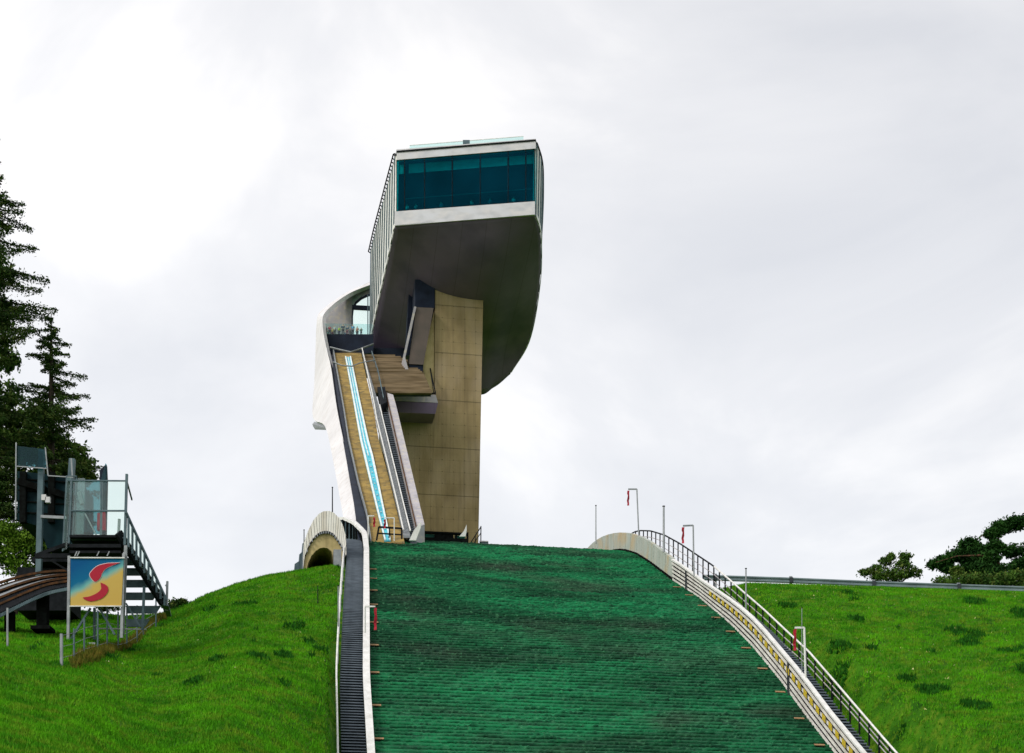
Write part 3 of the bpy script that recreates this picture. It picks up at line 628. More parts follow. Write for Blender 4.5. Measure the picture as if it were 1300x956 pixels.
b = MB(); b.ribbon([Q(x, y, SF - 1.3) for x, y in [(525.7, 389), (511.5, 454), (516.2, 477)]], [Q(x, y, SF - 1.3) for x, y in [(528.6, 389.5), (514.4, 454), (520.5, 476)]], A3 * 2.6); b.build('stair_box_edge', M['parapet'], sbx)
b = MB(); b.prism([Q(x, y, SF - .2) for x, y in [(527, 355), (552, 355), (551.8, 390.8), (527, 390)]], A3 * 3.6); b.build('recess_shade', M['navy'], tw)  # dark block painted as the shade of the recess beside the shaft
b = MB(); b.prism([Q(x, y, SF + 3.8) for x, y in [(520, 350), (552, 350), (552, 440), (515, 452)]], A3 * 1.6); b.build('recess_shade_back', M['navy'], tw)  # dark sheet at the back of that recess, its shade put into the colour
# platform with railing
YPf = 211.3
b = MB(); pf = [P(491.5, 499, YPf - 1), P(553, 501.2, YPf), P(556.2, 511.5, YPf), P(499.5, 508.5, YPf - 1)]
b.prism(pf, A3 * 4.9); pl_ = b.build('platform', M['parapet'], tw)
b = MB(); b.bar(P(494, 496.5, YPf + .3), P(553, 499.6, YPf + .3), .12); b.bar(P(553, 499.6, YPf + .3), P(546, 467, YPf + 4.6), .12); b.bar(P(546, 467, YPf + 4.6), P(550.5, 499, YPf + 1.5), .1)
for x in (494, 506, 518, 530, 542, 553): b.bar(P(x, np.interp(x, [494, 553], [496.5, 499.6]), YPf + .3), P(x, np.interp(x, [494, 553], [500, 502]), YPf + .3), .08)
b.build('platform_railing', M['dark'], pl_)
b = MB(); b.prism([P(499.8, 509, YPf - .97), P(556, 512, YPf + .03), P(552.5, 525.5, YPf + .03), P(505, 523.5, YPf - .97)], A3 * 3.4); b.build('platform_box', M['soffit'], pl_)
# boarded steps beside the inrun
b = MB(); cbk = MB()
for i in range(23):
    y = 452.5 + i * 2.1; xl = np.interp(y, [452, 499], [462, 475]); xr = np.interp(y, [452, 456, 475, 499], [500, 514, 538, 548])
    a0 = I(xl, y, 0); a1 = I(xr, y, 0); b.box((a0 + a1) / 2 + Vector((0, 0, .0)), (a1 - a0).length, .62, .30, (a1 - a0).normalized(), Vector((0, 1, 0)))
b.build('boarded_steps', M['wood'], tw)
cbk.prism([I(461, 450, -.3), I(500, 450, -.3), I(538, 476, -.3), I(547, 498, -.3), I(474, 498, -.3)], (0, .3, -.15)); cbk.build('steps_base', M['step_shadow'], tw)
b = MB(); b.tube([I(472, 455, 1.0), I(480, 480, 1.0), I(487, 515, 1.0)], .07); b.tube([I(472, 455, .1), I(480, 480, .1), I(487, 515, .1)], .05)
for u in range(8): 
    x = np.interp(u, [0, 3.5, 7], [472, 480, 487]); y = np.interp(u, [0, 3.5, 7], [455, 480, 515]); b.bar(I(x, y, 0), I(x, y, 1.0), .06)
b.build('steps_railing', M['steel_teal'], tw)
b = MB(); b.prism([I(479, 500, .9), I(489, 500, .9), I(491, 519, .9), I(484, 523, .9)], (0, .5, -1.2)); b.build('hatch_box', M['dark'], tw)
# --- head
def HF(px, py, back=0): return P(px, py, 207 - 2.5 * (px - 503) / 177 + back)
nrm = (HF(680, 200) - HF(503, 200)); nrm.z = 0; ex = nrm.normalized(); ny_ = Vector((-ex.y, ex.x, 0))   # into the building
grid = [  # columns left to right, rows front to back: (px, py, Y)
 [(502, 286, 207), (492, 335, 214.5), (482, 380, 223), (474, 418, 230), (469, 441, 234)],
 [(552, 281.5, 206.3), (553, 325, 210.5), (550, 372, 216.2), (541, 425, 226), (520, 461, 233)],
 [(613, 276.5, 205.5), (614, 330, 210), (614, 384, 217), (612.5, 440, 227.5), (600, 499, 234)],
 [(650, 274, 205), (655, 318, 209.5), (656, 375, 218), (645, 438, 229), (627, 491, 234)],
 [(678.5, 272, 204.6), (686, 302, 208.6), (685, 360, 218), (672, 432, 229), (648, 474, 233)]]
G = [cat([P(*p) for p in col], 7) for col in grid]
rowsG = [cat([G[c][r] for c in range(5)], 8) for r in range(len(G[0]))]
nr_, nc_ = len(rowsG), len(rowsG[0])
vs = [v for row in rowsG for v in row] + [v + Vector((0, .25, .35)) for row in rowsG for v in row]; fs = []
for i in range(nr_ - 1):
    for j in range(nc_ - 1):
        a = i * nc_ + j; fs.append((a, a + 1, a + nc_ + 1, a + nc_)); o_ = nr_ * nc_; fs.append((a + o_, a + o_ + nc_, a + o_ + nc_ + 1, a + o_ + 1))
for i in range(nr_ - 1):
    for j in (0, nc_ - 1): a = i * nc_ + j; fs.append((a, a + nc_, a + nc_ + nr_ * nc_, a + nr_ * nc_))
for j in range(nc_ - 1):
    for i in (0, nr_ - 1): a = i * nc_ + j; fs.append((a, a + 1, a + 1 + nr_ * nc_, a + nr_ * nc_))
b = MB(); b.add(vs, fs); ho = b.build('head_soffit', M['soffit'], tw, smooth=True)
# fascias and window
def quad(x0, ya0, yb0, x1, ya1, yb1, th, back=0): return MB().prism([HF(x0, ya0, back), HF(x1, ya1, back), HF(x1, yb1, back), HF(x0, yb0, back)], ny_ * th)
quad(501, 268.5, 286.5, 679, 255.5, 272.3, .5).build('lower_fascia', M['fascia'], tw)
quad(503.6, 192.5, 203, 680, 178, 188.5, .5).build('upper_fascia', M['fascia'], tw)
quad(503.4, 191.2, 193, 680.3, 176.8, 178.4, .7, -.12).build('roof_trim', M['dark'], tw)
wf = quad(503.2, 268, 269.6, 678.5, 254.8, 256.6, .3, .05).build('front_window', M['dark'], tw)
ymt = lambda x: np.interp(x, [503, 679], [203, 188.5]); ymb = lambda x: np.interp(x, [501, 679], [268.5, 255.5])
xs = [503.4, 513.5, 539, 574, 609.5, 645, 667.5, 678.6]
for i in range(len(xs) - 1):
    x0, x1 = xs[i] + .25, xs[i + 1] - .25
    quad(x0, ymt(x0), ymb(x0), x1, ymt(x1), ymb(x1), .05, .12).build('pane', M['glass_front'], wf)
for i, x in enumerate(xs): quad(x - .35, ymt(x), ymb(x), x + .35, ymt(x), ymb(x), .22, .03).build('mullion', M['dark'], wf)
b = MB()
for x0, x1 in ((505, 512.5), (519, 538), (540.5, 573), (575.5, 608.5), (611, 644), (646.5, 666.5), (668.5, 677.5)):
    b.prism([HF(x0, ymt(x0) - 3, .9), HF(x1, ymt(x1) - 3, .9), HF(x1, ymt(x1) + (ymb(x1) - ymt(x1)) * .28, .9), HF(x0, ymt(x0) + (ymb(x0) - ymt(x0)) * .28, .9)], ny_ * .04)
b.build('lit_ceiling_sheet', M['ceiling_lit'], wf)  # pale sheets added behind the glass, standing in for a lit ceiling band
b = MB(); b.tube([HF(515, ymb(515) - 15, .8), HF(676, ymb(676) - 16, .8)], .05); b.build('inner_rail', M['steel'], wf)
# interior floor, ceiling, back; navy paints in the darkness of the room
FZ = HF(503, 270).z
il = [HF(504, 200, .8), HF(677, 190, .8)]
bl = P(474, 300, 231); br_ = P(684, 300, 231)
def lvl(p, z): q = Vector(p); q.z = z; return q
RZ = HF(503.6, 193).z
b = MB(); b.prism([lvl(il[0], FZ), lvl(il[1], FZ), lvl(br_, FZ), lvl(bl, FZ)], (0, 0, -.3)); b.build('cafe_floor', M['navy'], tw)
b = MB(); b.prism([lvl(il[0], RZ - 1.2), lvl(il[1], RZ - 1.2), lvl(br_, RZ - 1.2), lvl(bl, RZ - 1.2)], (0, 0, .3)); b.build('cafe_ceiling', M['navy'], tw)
# roof
rl_ = [P(503.4, 192.3, 207), P(494, 226, 213.7), P(485, 260, 220.7), P(477, 290, 227.3), P(470.3, 318, 234)]
rr_ = [P(680, 178, 204.5), P(688, 205, 209.6), P(689.2, 240, 216.5), P(688.3, 275, 224), P(686, 316, 233.5)]
for p in rl_ + rr_: p.z = RZ + .05
rlc = cat(rl_, 6); rrc = cat(rr_, 6)
b = MB(); b.strip(rlc, rrc, (0, 0, .3)); b.build('roof', M['fascia'], tw)
# side walls: backing plus fins
sof_l = G[0]; sof_r = [r[-1] for r in rowsG]
def side(topc, botc, sgn, name, nf, backm, finm):
    n = 30
    def samp(c, u): x = u * (len(c) - 1); i = min(int(x), len(c) - 2); return c[i].lerp(c[i + 1], x - i)
    A = [samp(topc, i / n) for i in range(n + 1)]; B = [samp(botc, i / n) for i in range(n + 1)]
    A[0] = A[0] + Vector((0, .7, 0)); B[0] = B[0] + Vector((0, .7, 0))
    b = MB(); b.strip(A, B, (-sgn * .25, 0, 0)); o = b.build(name, backm, tw)
    for i in range(nf):
        u = (i + .5) / nf; p = samp(topc, u); q = samp(botc, u)
        f = MB(); f.bar(p + Vector((sgn * .05, 0, -.1)), q + Vector((sgn * .05, 0, .15)), .14, .38, Vector((0, 1, 0))); f.build('fin', finm, o)
    t = MB(); ro = .30 if sgn < 0 else .08
    t.tube([p + Vector((sgn * ro, 0, .12)) for p in A], .09, 6)
    for p in A[::1]: t.bar(p + Vector((sgn * ro, 0, .12)), p + Vector((0, 0, -.1)), .12)
    t.build('eaves_rail', M['dark'], o)
    e_ = MB(); e_.strip([q + Vector((sgn * .16, -.05, .06)) for q in B], [q + Vector((sgn * .16, -.05, .6)) for q in B], (-sgn * .05, 0, 0)); e_.build('edge_trim', M['white_paint'], o)
side(rlc, sof_l, -1, 'left_side_wall', 12, M['white_paint'], M['steel_teal'])
side(rrc, sof_r[:], 1, 'right_side_wall', 12, M['white_paint'], M['steel_teal'])
# rear wall
b = MB(); back = [rowsG[-1][j] for j in range(nc_)]; tb = [rl_[-1].lerp(rr_[-1], j / (nc_ - 1)) for j in range(nc_)]
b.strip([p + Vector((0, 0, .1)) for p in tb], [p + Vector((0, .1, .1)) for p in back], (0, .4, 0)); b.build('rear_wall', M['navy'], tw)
# roof glass balustrade
b = MB(); b.prism([HF(520, 184.8, 2.4), HF(664.5, 173.2, 2.4), HF(664.5, 183, 2.4), HF(520, 194.5, 2.4)], ny_ * .06); rb = b.build('roof_balustrade', M['glass_pale'], tw)
b = MB(); b.bar(HF(520, 184.6, 2.45), HF(664.5, 173, 2.45), .08); b.build('balustrade_cap', M['white_paint'], rb)
b = MB(); b.box(HF(592, 181.8, 2.0), .9, .3, .7); b.build('roof_unit', M['steel_teal'], tw)
# --- viewing deck
YD = 227.5
dk = [P(410.5, 424.5, YD), P(474, 427, YD + 1.5), P(474, 449, YD + 1.5), P(512, 457, YD + 1.5), P(512, 466, YD + 1.5), P(419, 455, YD)]
b = MB(); b.prism([P(410.8, 424.3, YD), P(474, 424.3, YD), P(474, 448, YD), P(417, 453, YD)], A3 * 9); b.build('deck_slab', M['navy'], tw)
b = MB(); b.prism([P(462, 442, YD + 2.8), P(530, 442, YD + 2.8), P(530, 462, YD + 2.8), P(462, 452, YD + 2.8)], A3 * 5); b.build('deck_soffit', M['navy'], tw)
b = MB(); b.prism([P(410, 410.5, YD + .2), P(474, 411.5, YD + .2), P(474, 424.2, YD + .2), P(411, 424.2, YD + .2)], A3 * .05); gl_ = b.build('deck_balustrade', M['glass_deck'], tw)
YB = 238.0
b = MB()
wallp = [(408, 424), (407, 405), (411, 395), (420, 385), (432, 377), (446, 368.5), (478, 354)]
op = [(446.5, 424), (446.5, 399), (447.5, 390), (451, 383), (457.5, 377.5), (466, 373.5), (478, 372)]
A_ = [P(*p, YB) for p in dens(wallp, 25)]; B_ = [P(*p, YB) for p in dens(op, 25)]
b.ribbon(A_, B_, (0, .4, 0)); bw = b.build('deck_back_wall', M['parapet'], tw)
b = MB(); b.ribbon([P(*p, YB - .3) for p in dens(op, 25)], [P(p[0] + 1.5, p[1] + 1.8, YB - .3) for p in dens(op, 25)][:-1] + [P(478, 375, YB - .3)], (0, .3, 0)); b.build('arch_frame', M['navy'], bw)
b = MB(); b.prism([P(447, 387, YB - .5), P(474, 388.5, YB - .5), P(474, 394, YB - .5), P(447, 392.5, YB - .5)], (0, .25, 0)); b.build('transom', M['navy'], bw)
b = MB(); b.prism([P(447, 375, YB - .15), P(476, 374, YB - .15), P(476, 424, YB - .15), P(447, 424, YB - .15)], (0, .05, 0)); b.build('arch_pane', M['glass_clear'], bw)
b = MB(); b.bar(P(467, 374, YB - .9), P(467, 424, YB - .9), .14); b.bar(P(471, 365, YB - 1.1), P(470, 424, YB - 1.1), .14); b.build('mullion', M['steel_teal'], bw)

# ------------------------------------------------------------------ people on the deck and in the cafe
cloth = {}
def cm(col):
    col = tuple(min(.9, x * 1.35) for x in col)
    if col not in cloth: cloth[col] = mat('cloth %d' % len(cloth), col, tuple(x * .7 for x in col), .85, scale=4)
    return cloth[col]
def skin_mesh(pts, edges, rad, name):
    me = bpy.data.meshes.new(name); me.from_pydata(pts, edges, []); o = bpy.data.objects.new(name, me); C.objects.link(o)
    m = o.modifiers.new('skin', 'SKIN'); m.use_smooth_shade = True
    for i, r in enumerate(rad): me.skin_vertices[0].data[i].radius = r if isinstance(r, tuple) else (r, r)
    me.skin_vertices[0].data[0].use_root = True
    o.modifiers.new('sub', 'SUBSURF').levels = 1
    dg = bpy.context.evaluated_depsgraph_get(); me2 = bpy.data.meshes.new_from_object(o.evaluated_get(dg)); bpy.data.objects.remove(o, do_unlink=True); return me2
def figure(pose):
    ax = {0: (.30, .0), 1: (.22, -.28), 2: (.34, .04)}[pose]
    pts = [(0, 0, .95), (0, 0, 1.15), (0, 0, 1.40), (0, 0, 1.50), (0, -.01, 1.58), (0, -.02, 1.68),
           (-.17, 0, 1.38), (-.23, .02, 1.12), (-ax[0] + .04, ax[1] - .06, .92 + (.28 if pose == 1 else 0)), (.17, 0, 1.38), (.24, .02, 1.12), (ax[0] - .04, ax[1] - .08, .92 + (.2 if pose == 1 else 0)),
           (-.10, 0, .86), (-.11, -.02, .48), (-.12, .02, .09), (-.13, -.12, .04), (.10, 0, .86), (.11, .0, .48), (.12, .02, .09), (.13, -.12, .04)]
    ed = [(0, 1), (1, 2), (2, 3), (3, 4), (4, 5), (2, 6), (6, 7), (7, 8), (2, 9), (9, 10), (10, 11), (0, 12), (12, 13), (13, 14), (14, 15), (0, 16), (16, 17), (17, 18), (18, 19)]
    rad = [(.15, .11), (.14, .10), (.15, .10), .06, (.085, .095), (.07, .085), .06, .045, .035, .06, .045, .035, .085, .06, .045, .04, .085, .06, .045, .04]
    body = skin_mesh(pts, ed, rad, 'body')
    g = .02
    sh = skin_mesh(pts[:3] + pts[6:8] + pts[9:11], [(0, 1), (1, 2), (2, 3), (3, 4), (2, 5), (5, 6)], [(.17, .13), (.165, .125), (.17, .12), .075, .062, .075, .062], 'shirt')
    tr = skin_mesh([pts[0], pts[12], pts[13], pts[14], pts[16], pts[17], pts[18]], [(0, 1), (1, 2), (2, 3), (0, 4), (4, 5), (5, 6)], [(.165, .125), .105, .078, .062, .105, .078, .062], 'trousers')
    hr = skin_mesh([(0, .02, 1.70), (0, .05, 1.62)], [(0, 1)], [(.085, .09), (.07, .06)], 'hair')
    return body, sh, tr, hr
FIG = [figure(i) for i in range(3)]
def person(loc, pose, shirt, trou, hair, label, rz=0, h=1.0, group='visitors on the viewing deck'):
    o = thing('person', label, 'person', loc, group); o.rotation_euler = (0, 0, rz); o.scale = (h, h, h)
    for nm, me, m in zip(('body', 'shirt', 'trousers', 'hair'), FIG[pose], (M['skin'], cm(shirt), cm(trou), cm(hair))):
        c_ = me.copy(); c_.materials.clear(); c_.materials.append(m); q = bpy.data.objects.new(nm, c_); C.objects.link(q); q.parent = o
deckz = P(440, 424.3, YD).z
def dpos(px, back=1.0): Y = YD + back; return Vector(((px - 650) / F * Y, Y, deckz))
pp = [(413.5, 1.0, 0, (.03, .05, .08), 'person in dark jacket at the far left corner of the deck'), (415.5, 2.2, 2, (.25, .5, .42), 'person in pale green top second from the left of the deck'),
      (418.5, .8, 1, (.55, .03, .08), 'person in bright red top near the left end of the deck'), (422, 1.6, 0, (.6, .42, .12), 'person in ochre top leaning at the deck rail'),
      (425, .8, 2, (.5, .5, .48), 'person in light grey shirt beside the ochre one'), (430.5, 1.0, 0, (.38, .5, .03), 'person in lime yellow top in the middle of the deck'),
      (435.5, .7, 1, (.03, .06, .09), 'tall person in navy coat in the middle of the deck'), (438.5, 2.4, 0, (.12, .16, .22), 'person in slate top behind the tall navy one'),
      (441, .9, 2, (.04, .08, .14), 'person in dark blue top right of the middle'), (445, 1.2, 1, (.6, .5, .55), 'person in pink white top by the edge of the arch'),
      (448, .7, 0, (.1, .3, .5), 'person in light blue top at the arch edge'), (453.5, 1.3, 2, (.5, .2, .12), 'person in salmon top silhouetted in the arch'),
      (458.5, .9, 1, (.02, .12, .09), 'shorter person in green top at the right end of the deck')]
tro = [(.03, .04, .07), (.02, .02, .03), (.05, .07, .12), (.25, .02, .05), (.1, .09, .08)]
hrs = [(.03, .02, .012), (.12, .07, .03), (.02, .015, .01), (.3, .2, .08)]
for i, (px, bk, ps, shc, lb) in enumerate(pp):
    person(dpos(px, bk), ps, shc, tro[i % 5], hrs[i % 4], lb, rz=random.uniform(-.6, .6), h=(1.08 if i == 6 else .8 if i == 12 else random.uniform(.93, 1.03)))
for i, (px, shc, lb) in enumerate([(517, (.3, .6, .6), 'guest in pale top behind the leftmost cafe pane'), (528, (.5, .6, .6), 'guest in white top in the second cafe pane'), (560, (.1, .2, .3), 'guest in dark blue top in the third cafe pane'),
                                   (599, (.4, .6, .5), 'guest in light green top at the middle of the cafe window'), (622, (.15, .2, .25), 'guest in grey top in the fifth cafe pane'), (652, (.8, .8, .75), 'guest in bright white top near the right of the cafe window')]):
    p = HF(px, 260, 1.3); p.z = FZ; person(p, i % 3, shc, tro[i % 5], hrs[i % 4], lb, rz=random.uniform(-.8, .8), group='guests behind the cafe glass')

# ------------------------------------------------------------------ kit on the table behind the crest
mc = thing('winch_frame', 'dark grooming winch frame with turquoise panels parked below the shaft', 'machine', P(566, 690, 176))
b = MB(); b.bar(P(538, 679, 176), P(594, 681.5, 176), .5, .18); b.bar(P(538, 688, 176), P(594, 690, 176), .4, .4)
for x in (538.8, 553, 567, 579, 593.5): b.bar(P(x, 693, 176), P(x, 679.5, 176), .22)
b.build('chassis', M['black'], mc)
b = MB(); b.prism([P(540, 681, 176.4), P(552, 681.6, 176.4), P(552, 687, 176.4), P(540, 686.4, 176.4)], (0, 1, 0)); b.build('panel', M['ice'], mc).data.materials[0] = mat('teal panel', (.01, .16, .13), None, .5)
b = MB(); b.prism([P(577, 683, 176.4), P(590, 683.6, 176.4), P(590, 688.5, 176.4), P(577, 688, 176.4)], (0, 1, 0)); b.build('panel', bpy.data.materials['teal panel'], mc)
b = MB(); b.prism([P(554, 678, 175.9), P(575, 679, 175.9), P(575, 689, 175.9), P(554, 688, 175.9)], (0, 2, 0)); b.build('drum_housing', M['black'], mc)
mc.location.z += .28
for nm, q, lb in (('left', [(519.5, 686), (525, 674), (532, 665), (534.5, 662.5), (534, 670), (528, 686)], 'white curved fin standing at the foot of the inrun parapet'), ('right', [(583, 681), (589, 674), (592.3, 666), (592.5, 672), (591, 681)], 'small white curved fin above the right end of the winch frame')):
    o = thing('wind_fin', lb, 'fin', P(q[0][0], q[0][1], 174)); b = MB(); b.prism([P(x, y, (156. if nm == 'left' else 174.2)) for x, y in q], (0, .25, 0)); b.build('blade', M['white_paint'], o)
    b = MB(); yq = 156.35 if nm == 'left' else 174.6; b.bar(P(q[-1][0] - 1, q[-1][1] + 1, yq), P(q[3][0] - .5, q[3][1] + 3, yq), .12); b.build('strut', M['steel'], o)
o = thing('access_railing', 'thin dark stair railing right of the shaft foot', 'railing', P(603, 690, 178))
b = MB(); b.bar(P(597, 690, 178), P(610.5, 669, 178), .1); b.bar(P(600, 692, 178), P(610.2, 677, 178), .08); b.bar(P(610.4, 691, 178), P(610.6, 668, 178), .12); b.bar(P(603.5, 692, 178), P(603.5, 680, 178), .08); b.build('rail_frame', M['dark'], o)
o = thing('equipment_crate', 'small flat grey crate on the slope crest beside the shaft', 'crate', P(614, 692, 178))
b = MB(); b.prism([P(609, 694, 178), P(619.5, 694.5, 178), P(619.5, 688, 178), P(609, 687.5, 178)], (0, 1.2, 0)); b.build('case', M['step'], o)
b = MB(); b.prism([P(608.6, 687.4, 177.9), P(619.9, 687.9, 177.9), P(619.9, 686.7, 177.9), P(608.6, 686.2, 177.9)], (0, 1.4, 0)); b.build('lid', M['parapet'], o)

# ------------------------------------------------------------------ lift station on the left
YS = 110.0
ls_ = thing('lift_station', 'glass sided hillside lift station on steel legs with a stair running down right', 'lift station', P(120, 800, YS))
DP = Vector((-.15, .99, 0)) * 4.0
def pb(mb, a, c_, wpx=2.0, Y=YS, dY=0): mb.bar(P(*a, Y), P(*c_, Y + dY), wpx / F * Y)
b = MB(); pb(b, (87, 610), (161, 610.5), 1.6); pb(b, (88, 648.5), (159, 648.5), 1.8); pb(b, (161, 602), (158.5, 692), 3); pb(b, (129, 610), (128, 690), 2.6, YS + 2.2); pb(b, (91, 609), (87.5, 690), 2.2)
pb(b, (84.5, 604), (79.5, 700), 1.3, YS + 3.6); pb(b, (84.5, 604.5), (97, 604.5), 1.2, YS + 3.8); pb(b, (97, 604.5), (91, 700), 1.3, YS + 3.9)
b.bar(P(161, 610.5, YS), P(161, 610.5, YS) + DP, .1); b.bar(P(87, 610, YS), P(87, 610, YS) + DP, .1); b.build('cabin_frame', M['steel_teal'], ls_)
b = MB(); b.prism([P(88.5, 611, YS + .05), P(127.5, 611, YS + .05), P(127.5, 647.5, YS + .05), P(88.5, 647.5, YS + .05)], (0, .04, 0)); b.build('pane', M['glass_pale'], ls_)
b = MB(); b.prism([P(129.5, 611.5, YS + .05), P(159.5, 611.5, YS + .05), P(158.5, 647.5, YS + .05), P(129.5, 647.5, YS + .05)], (0, .04, 0)); b.build('pane', M['glass_clear'], ls_)
b = MB(); b.prism([P(88.5, 649.5, YS + .05), P(158, 649.5, YS + .05), P(157.5, 679, YS + .05), P(88, 679, YS + .05)], (0, .04, 0)); b.build('pane', M['glass_clear'], ls_)
b = MB(); b.prism([P(85, 606, YS + 3.5), P(89, 606, YS + .6), P(84, 697, YS + .6), P(80, 699, YS + 3.5)], (.05, 0, 0)); b.build('pane', M['glass_pale'], ls_)
b = MB(); b.prism([P(97, 607, YS + 4), P(108, 607, YS + 4), P(106, 678, YS + 4), P(93, 678, YS + 4)], (0, .05, 0)); b.build('door_leaf', M['glass_pale'], ls_)
b = MB(); pb(b, (108, 652), (122, 679), 1.6, YS + 2.5); pb(b, (100, 625), (104, 640), 4, YS + 2.6); pb(b, (151.5, 659), (150.5, 680), 3, YS + 1); b.build('inner_strut', M['steel'], ls_)
b = MB(); b.prism([P(123.5, 651, YS + 2.9), P(133, 650, YS + 2.9), P(133.5, 673, YS + 2.9), P(123, 673, YS + 2.9)], (0, .3, 0)); b.build('red_panel', M['red'], ls_)
b = MB(); b.prism([P(97, 611, YS + 5.5), P(127, 611, YS + 5.5), P(134, 588, YS + 5.5), P(134, 650, YS + 5.5), P(126, 676, YS + 5.5), P(97, 676, YS + 5.5)], (0, .4, 0)); b.build('inner_screen', M['glass_dark'], ls_)
b = MB(); b.prism([P(126.5, 606, YS + 6.2), P(126.5, 597, YS + 6.2), P(134.5, 590, YS + 6.2), P(135.5, 610, YS + 6.2), P(134, 678, YS + 6.2), P(128, 678, YS + 6.2)], (0, .4, 0)); b.build('lift_guide', M['navy'], ls_)
for y0, th in ((679, 3), (690.5, 4.5), (699, 3)):
    b = MB(); b.prism([P(88, y0, YS - .1), P(153, y0, YS - .1), P(154, y0 + th, YS - .1), P(88, y0 + th, YS - .1)], DP * .9); b.build('floor_beam', M['dark'], ls_)
b = MB()
for k in range(6): b.prism([P(90, 683.5 + k * .1, YS + .3 + k * .62), P(151, 683.5 + k * .1, YS + .3 + k * .62), P(151, 684.3 + k * .1, YS + .3 + k * .62), P(90, 684.3 + k * .1, YS + .3 + k * .62)], (0, .45, 0))
b.build('floor_grating', M['steel_teal'], ls_)
b = MB(); b.bar(P(88, 690, YS + 2), P(45, 706, YS + 2), .25); b.bar(P(45, 706, YS + 2), P(92, 706, YS + 2), .3); b.bar(P(56, 706, YS + 2), P(92, 728, YS + 2), .12); b.build('gantry', M['dark'], ls_)
# stair
b = MB(); b.bar(P(150, 676, YS - .1), P(207, 766, YS + 3), .30, .55); b.bar(P(153, 684, YS + 3), P(212, 772, YS + 5.5), .25, .5); b.build('stair_stringer', M['dark'], ls_)
b = MB(); b.bar(P(160, 650.5, YS - .15), P(211.5, 762, YS + 3), .14); b.build('stair_handrail', M['steel_teal'], ls_)
for i in range(10):
    u = (i + .6) / 10; xt = 160 + 51 * u; yt = 650.5 + 111 * u; b = MB(); yb = 690 + 82 * u
    b.bar(P(xt, yt, YS - .15 + 3.1 * u), P(xt, yb, YS - .15 + 3.1 * u), .13); b.build('stair_post', M['steel_teal'], ls_)
b = MB(); b.prism([P(162, 655, YS), P(210, 762, YS + 3), P(208, 768, YS + 3), P(160, 690, YS)], (0, .04, 0)); b.build('stair_pane', M['glass_clear'], ls_)
b = MB()
for i in range(17):
    u = i / 16; a = P(152 + 56 * u, 682 + 86 * u, YS + 3 * u); b.prism([a, a + Vector((0, 0, -.07)), a + Vector((.35, 0, -.07)), a + Vector((.35, 0, 0))], DP * .75)
b.build('stair_tread', M['step'], ls_)
for i, (y, xl, xr) in enumerate(((708, 158, 176), (721, 158, 185), (736, 158, 194), (752, 158, 200), (769, 160, 204), (786, 160, 190))):
    b = MB(); b.prism([P(xl, y, YS + 3.4), P(xr, y, YS + 3.4), P(xr - 6, y + 9.5, YS + 3.4), P(xl, y + 9.5, YS + 3.4)], (0, .12, 0)); b.build('under_panel', M['steel_teal'], ls_)
b = MB(); pb(b, (160, 693), (155.5, 806), 4); b.build('leg', M['steel'], ls_)
b = MB(); pb(b, (88, 706), (86.5, 820), 3.4); b.build('leg', M['steel'], ls_)
b = MB(); pb(b, (120, 772), (120, 812), 3, YS + 3.5); b.build('leg', M['steel_teal'], ls_)
b = MB(); pb(b, (183, 745), (181, 800), 3, YS + 2); b.build('leg', M['steel_teal'], ls_)
b = MB(); pb(b, (115, 772), (88, 815), 2.4, YS + .3); pb(b, (126, 772), (146, 806), 2.4, YS + .3); pb(b, (160, 766), (178, 796), 2, YS + .6); b.build('brace', M['steel_teal'], ls_)
b = MB(); pb(b, (87, 817), (121, 817), 2.2, YS + .1); pb(b, (122, 798), (186, 799), 1.6, YS + 3); b.build('cross_bar', M['steel'], ls_)
for x in (96, 99, 137, 124):
    b = MB(); pb(b, (x - 1, 706), (x + 2, 700), 1.3, YS - .2); b.build('hanger', M['steel'], ls_)
# sign
sg = thing('banner_sign', 'square blue and yellow banner with a red S shaped ribbon under the lift station', 'banner', P(123, 770, YS - .4))
def sign_mat():
    m = bpy.data.materials.new('banner print'); m.use_nodes = True; nt = m.node_tree; N = nt.nodes.new; L = nt.links.new; b = nt.nodes['Principled BSDF']; b.inputs['Roughness'].default_value = .7; b.inputs['Specular IOR Level'].default_value = .1
    tc = N('ShaderNodeTexCoord'); s_ = N('ShaderNodeSeparateXYZ'); L(tc.outputs['Object'], s_.inputs[0])
    a = N('ShaderNodeMath'); a.operation = 'MULTIPLY_ADD'; L(s_.outputs[0], a.inputs[0]); a.inputs[1].default_value = -.55; L(s_.outputs[2], a.inputs[2])
    n = N('ShaderNodeTexNoise'); n.inputs['Scale'].default_value = .9; L(tc.outputs['Object'], n.inputs[0])
    q = N('ShaderNodeMath'); q.operation = 'MULTIPLY_ADD'; L(n.outputs[0], q.inputs[0]); q.inputs[1].default_value = 1.0; L(a.outputs[0], q.inputs[2])
    r = N('ShaderNodeValToRGB'); e = r.color_ramp.elements; e[0].position = .0; e[0].color = (.55, .37, .09, 1); e[1].position = 1; e[1].color = (.002, .085, .24, 1)
    e2 = r.color_ramp.elements.new(.42); e2.color = (.56, .39, .10, 1); e3 = r.color_ramp.elements.new(.56); e3.color = (.16, .42, .40, 1); e4 = r.color_ramp.elements.new(.7); e4.color = (.004, .13, .27, 1)
    mr = N('ShaderNodeMapRange'); mr.inputs[1].default_value = .35; mr.inputs[2].default_value = 4.0; L(q.outputs[0], mr.inputs[0]); L(mr.outputs[0], r.inputs[0])
    L(r.outputs[0], b.inputs['Base Color']); return m
b = MB(); b.prism([P(89.5, 708.5, YS - .45), P(157, 709, YS - .45), P(154, 769, YS - .45), P(89.5, 769, YS - .45)], (0, .06, 0)); bn = b.build('banner', sign_mat(), sg)
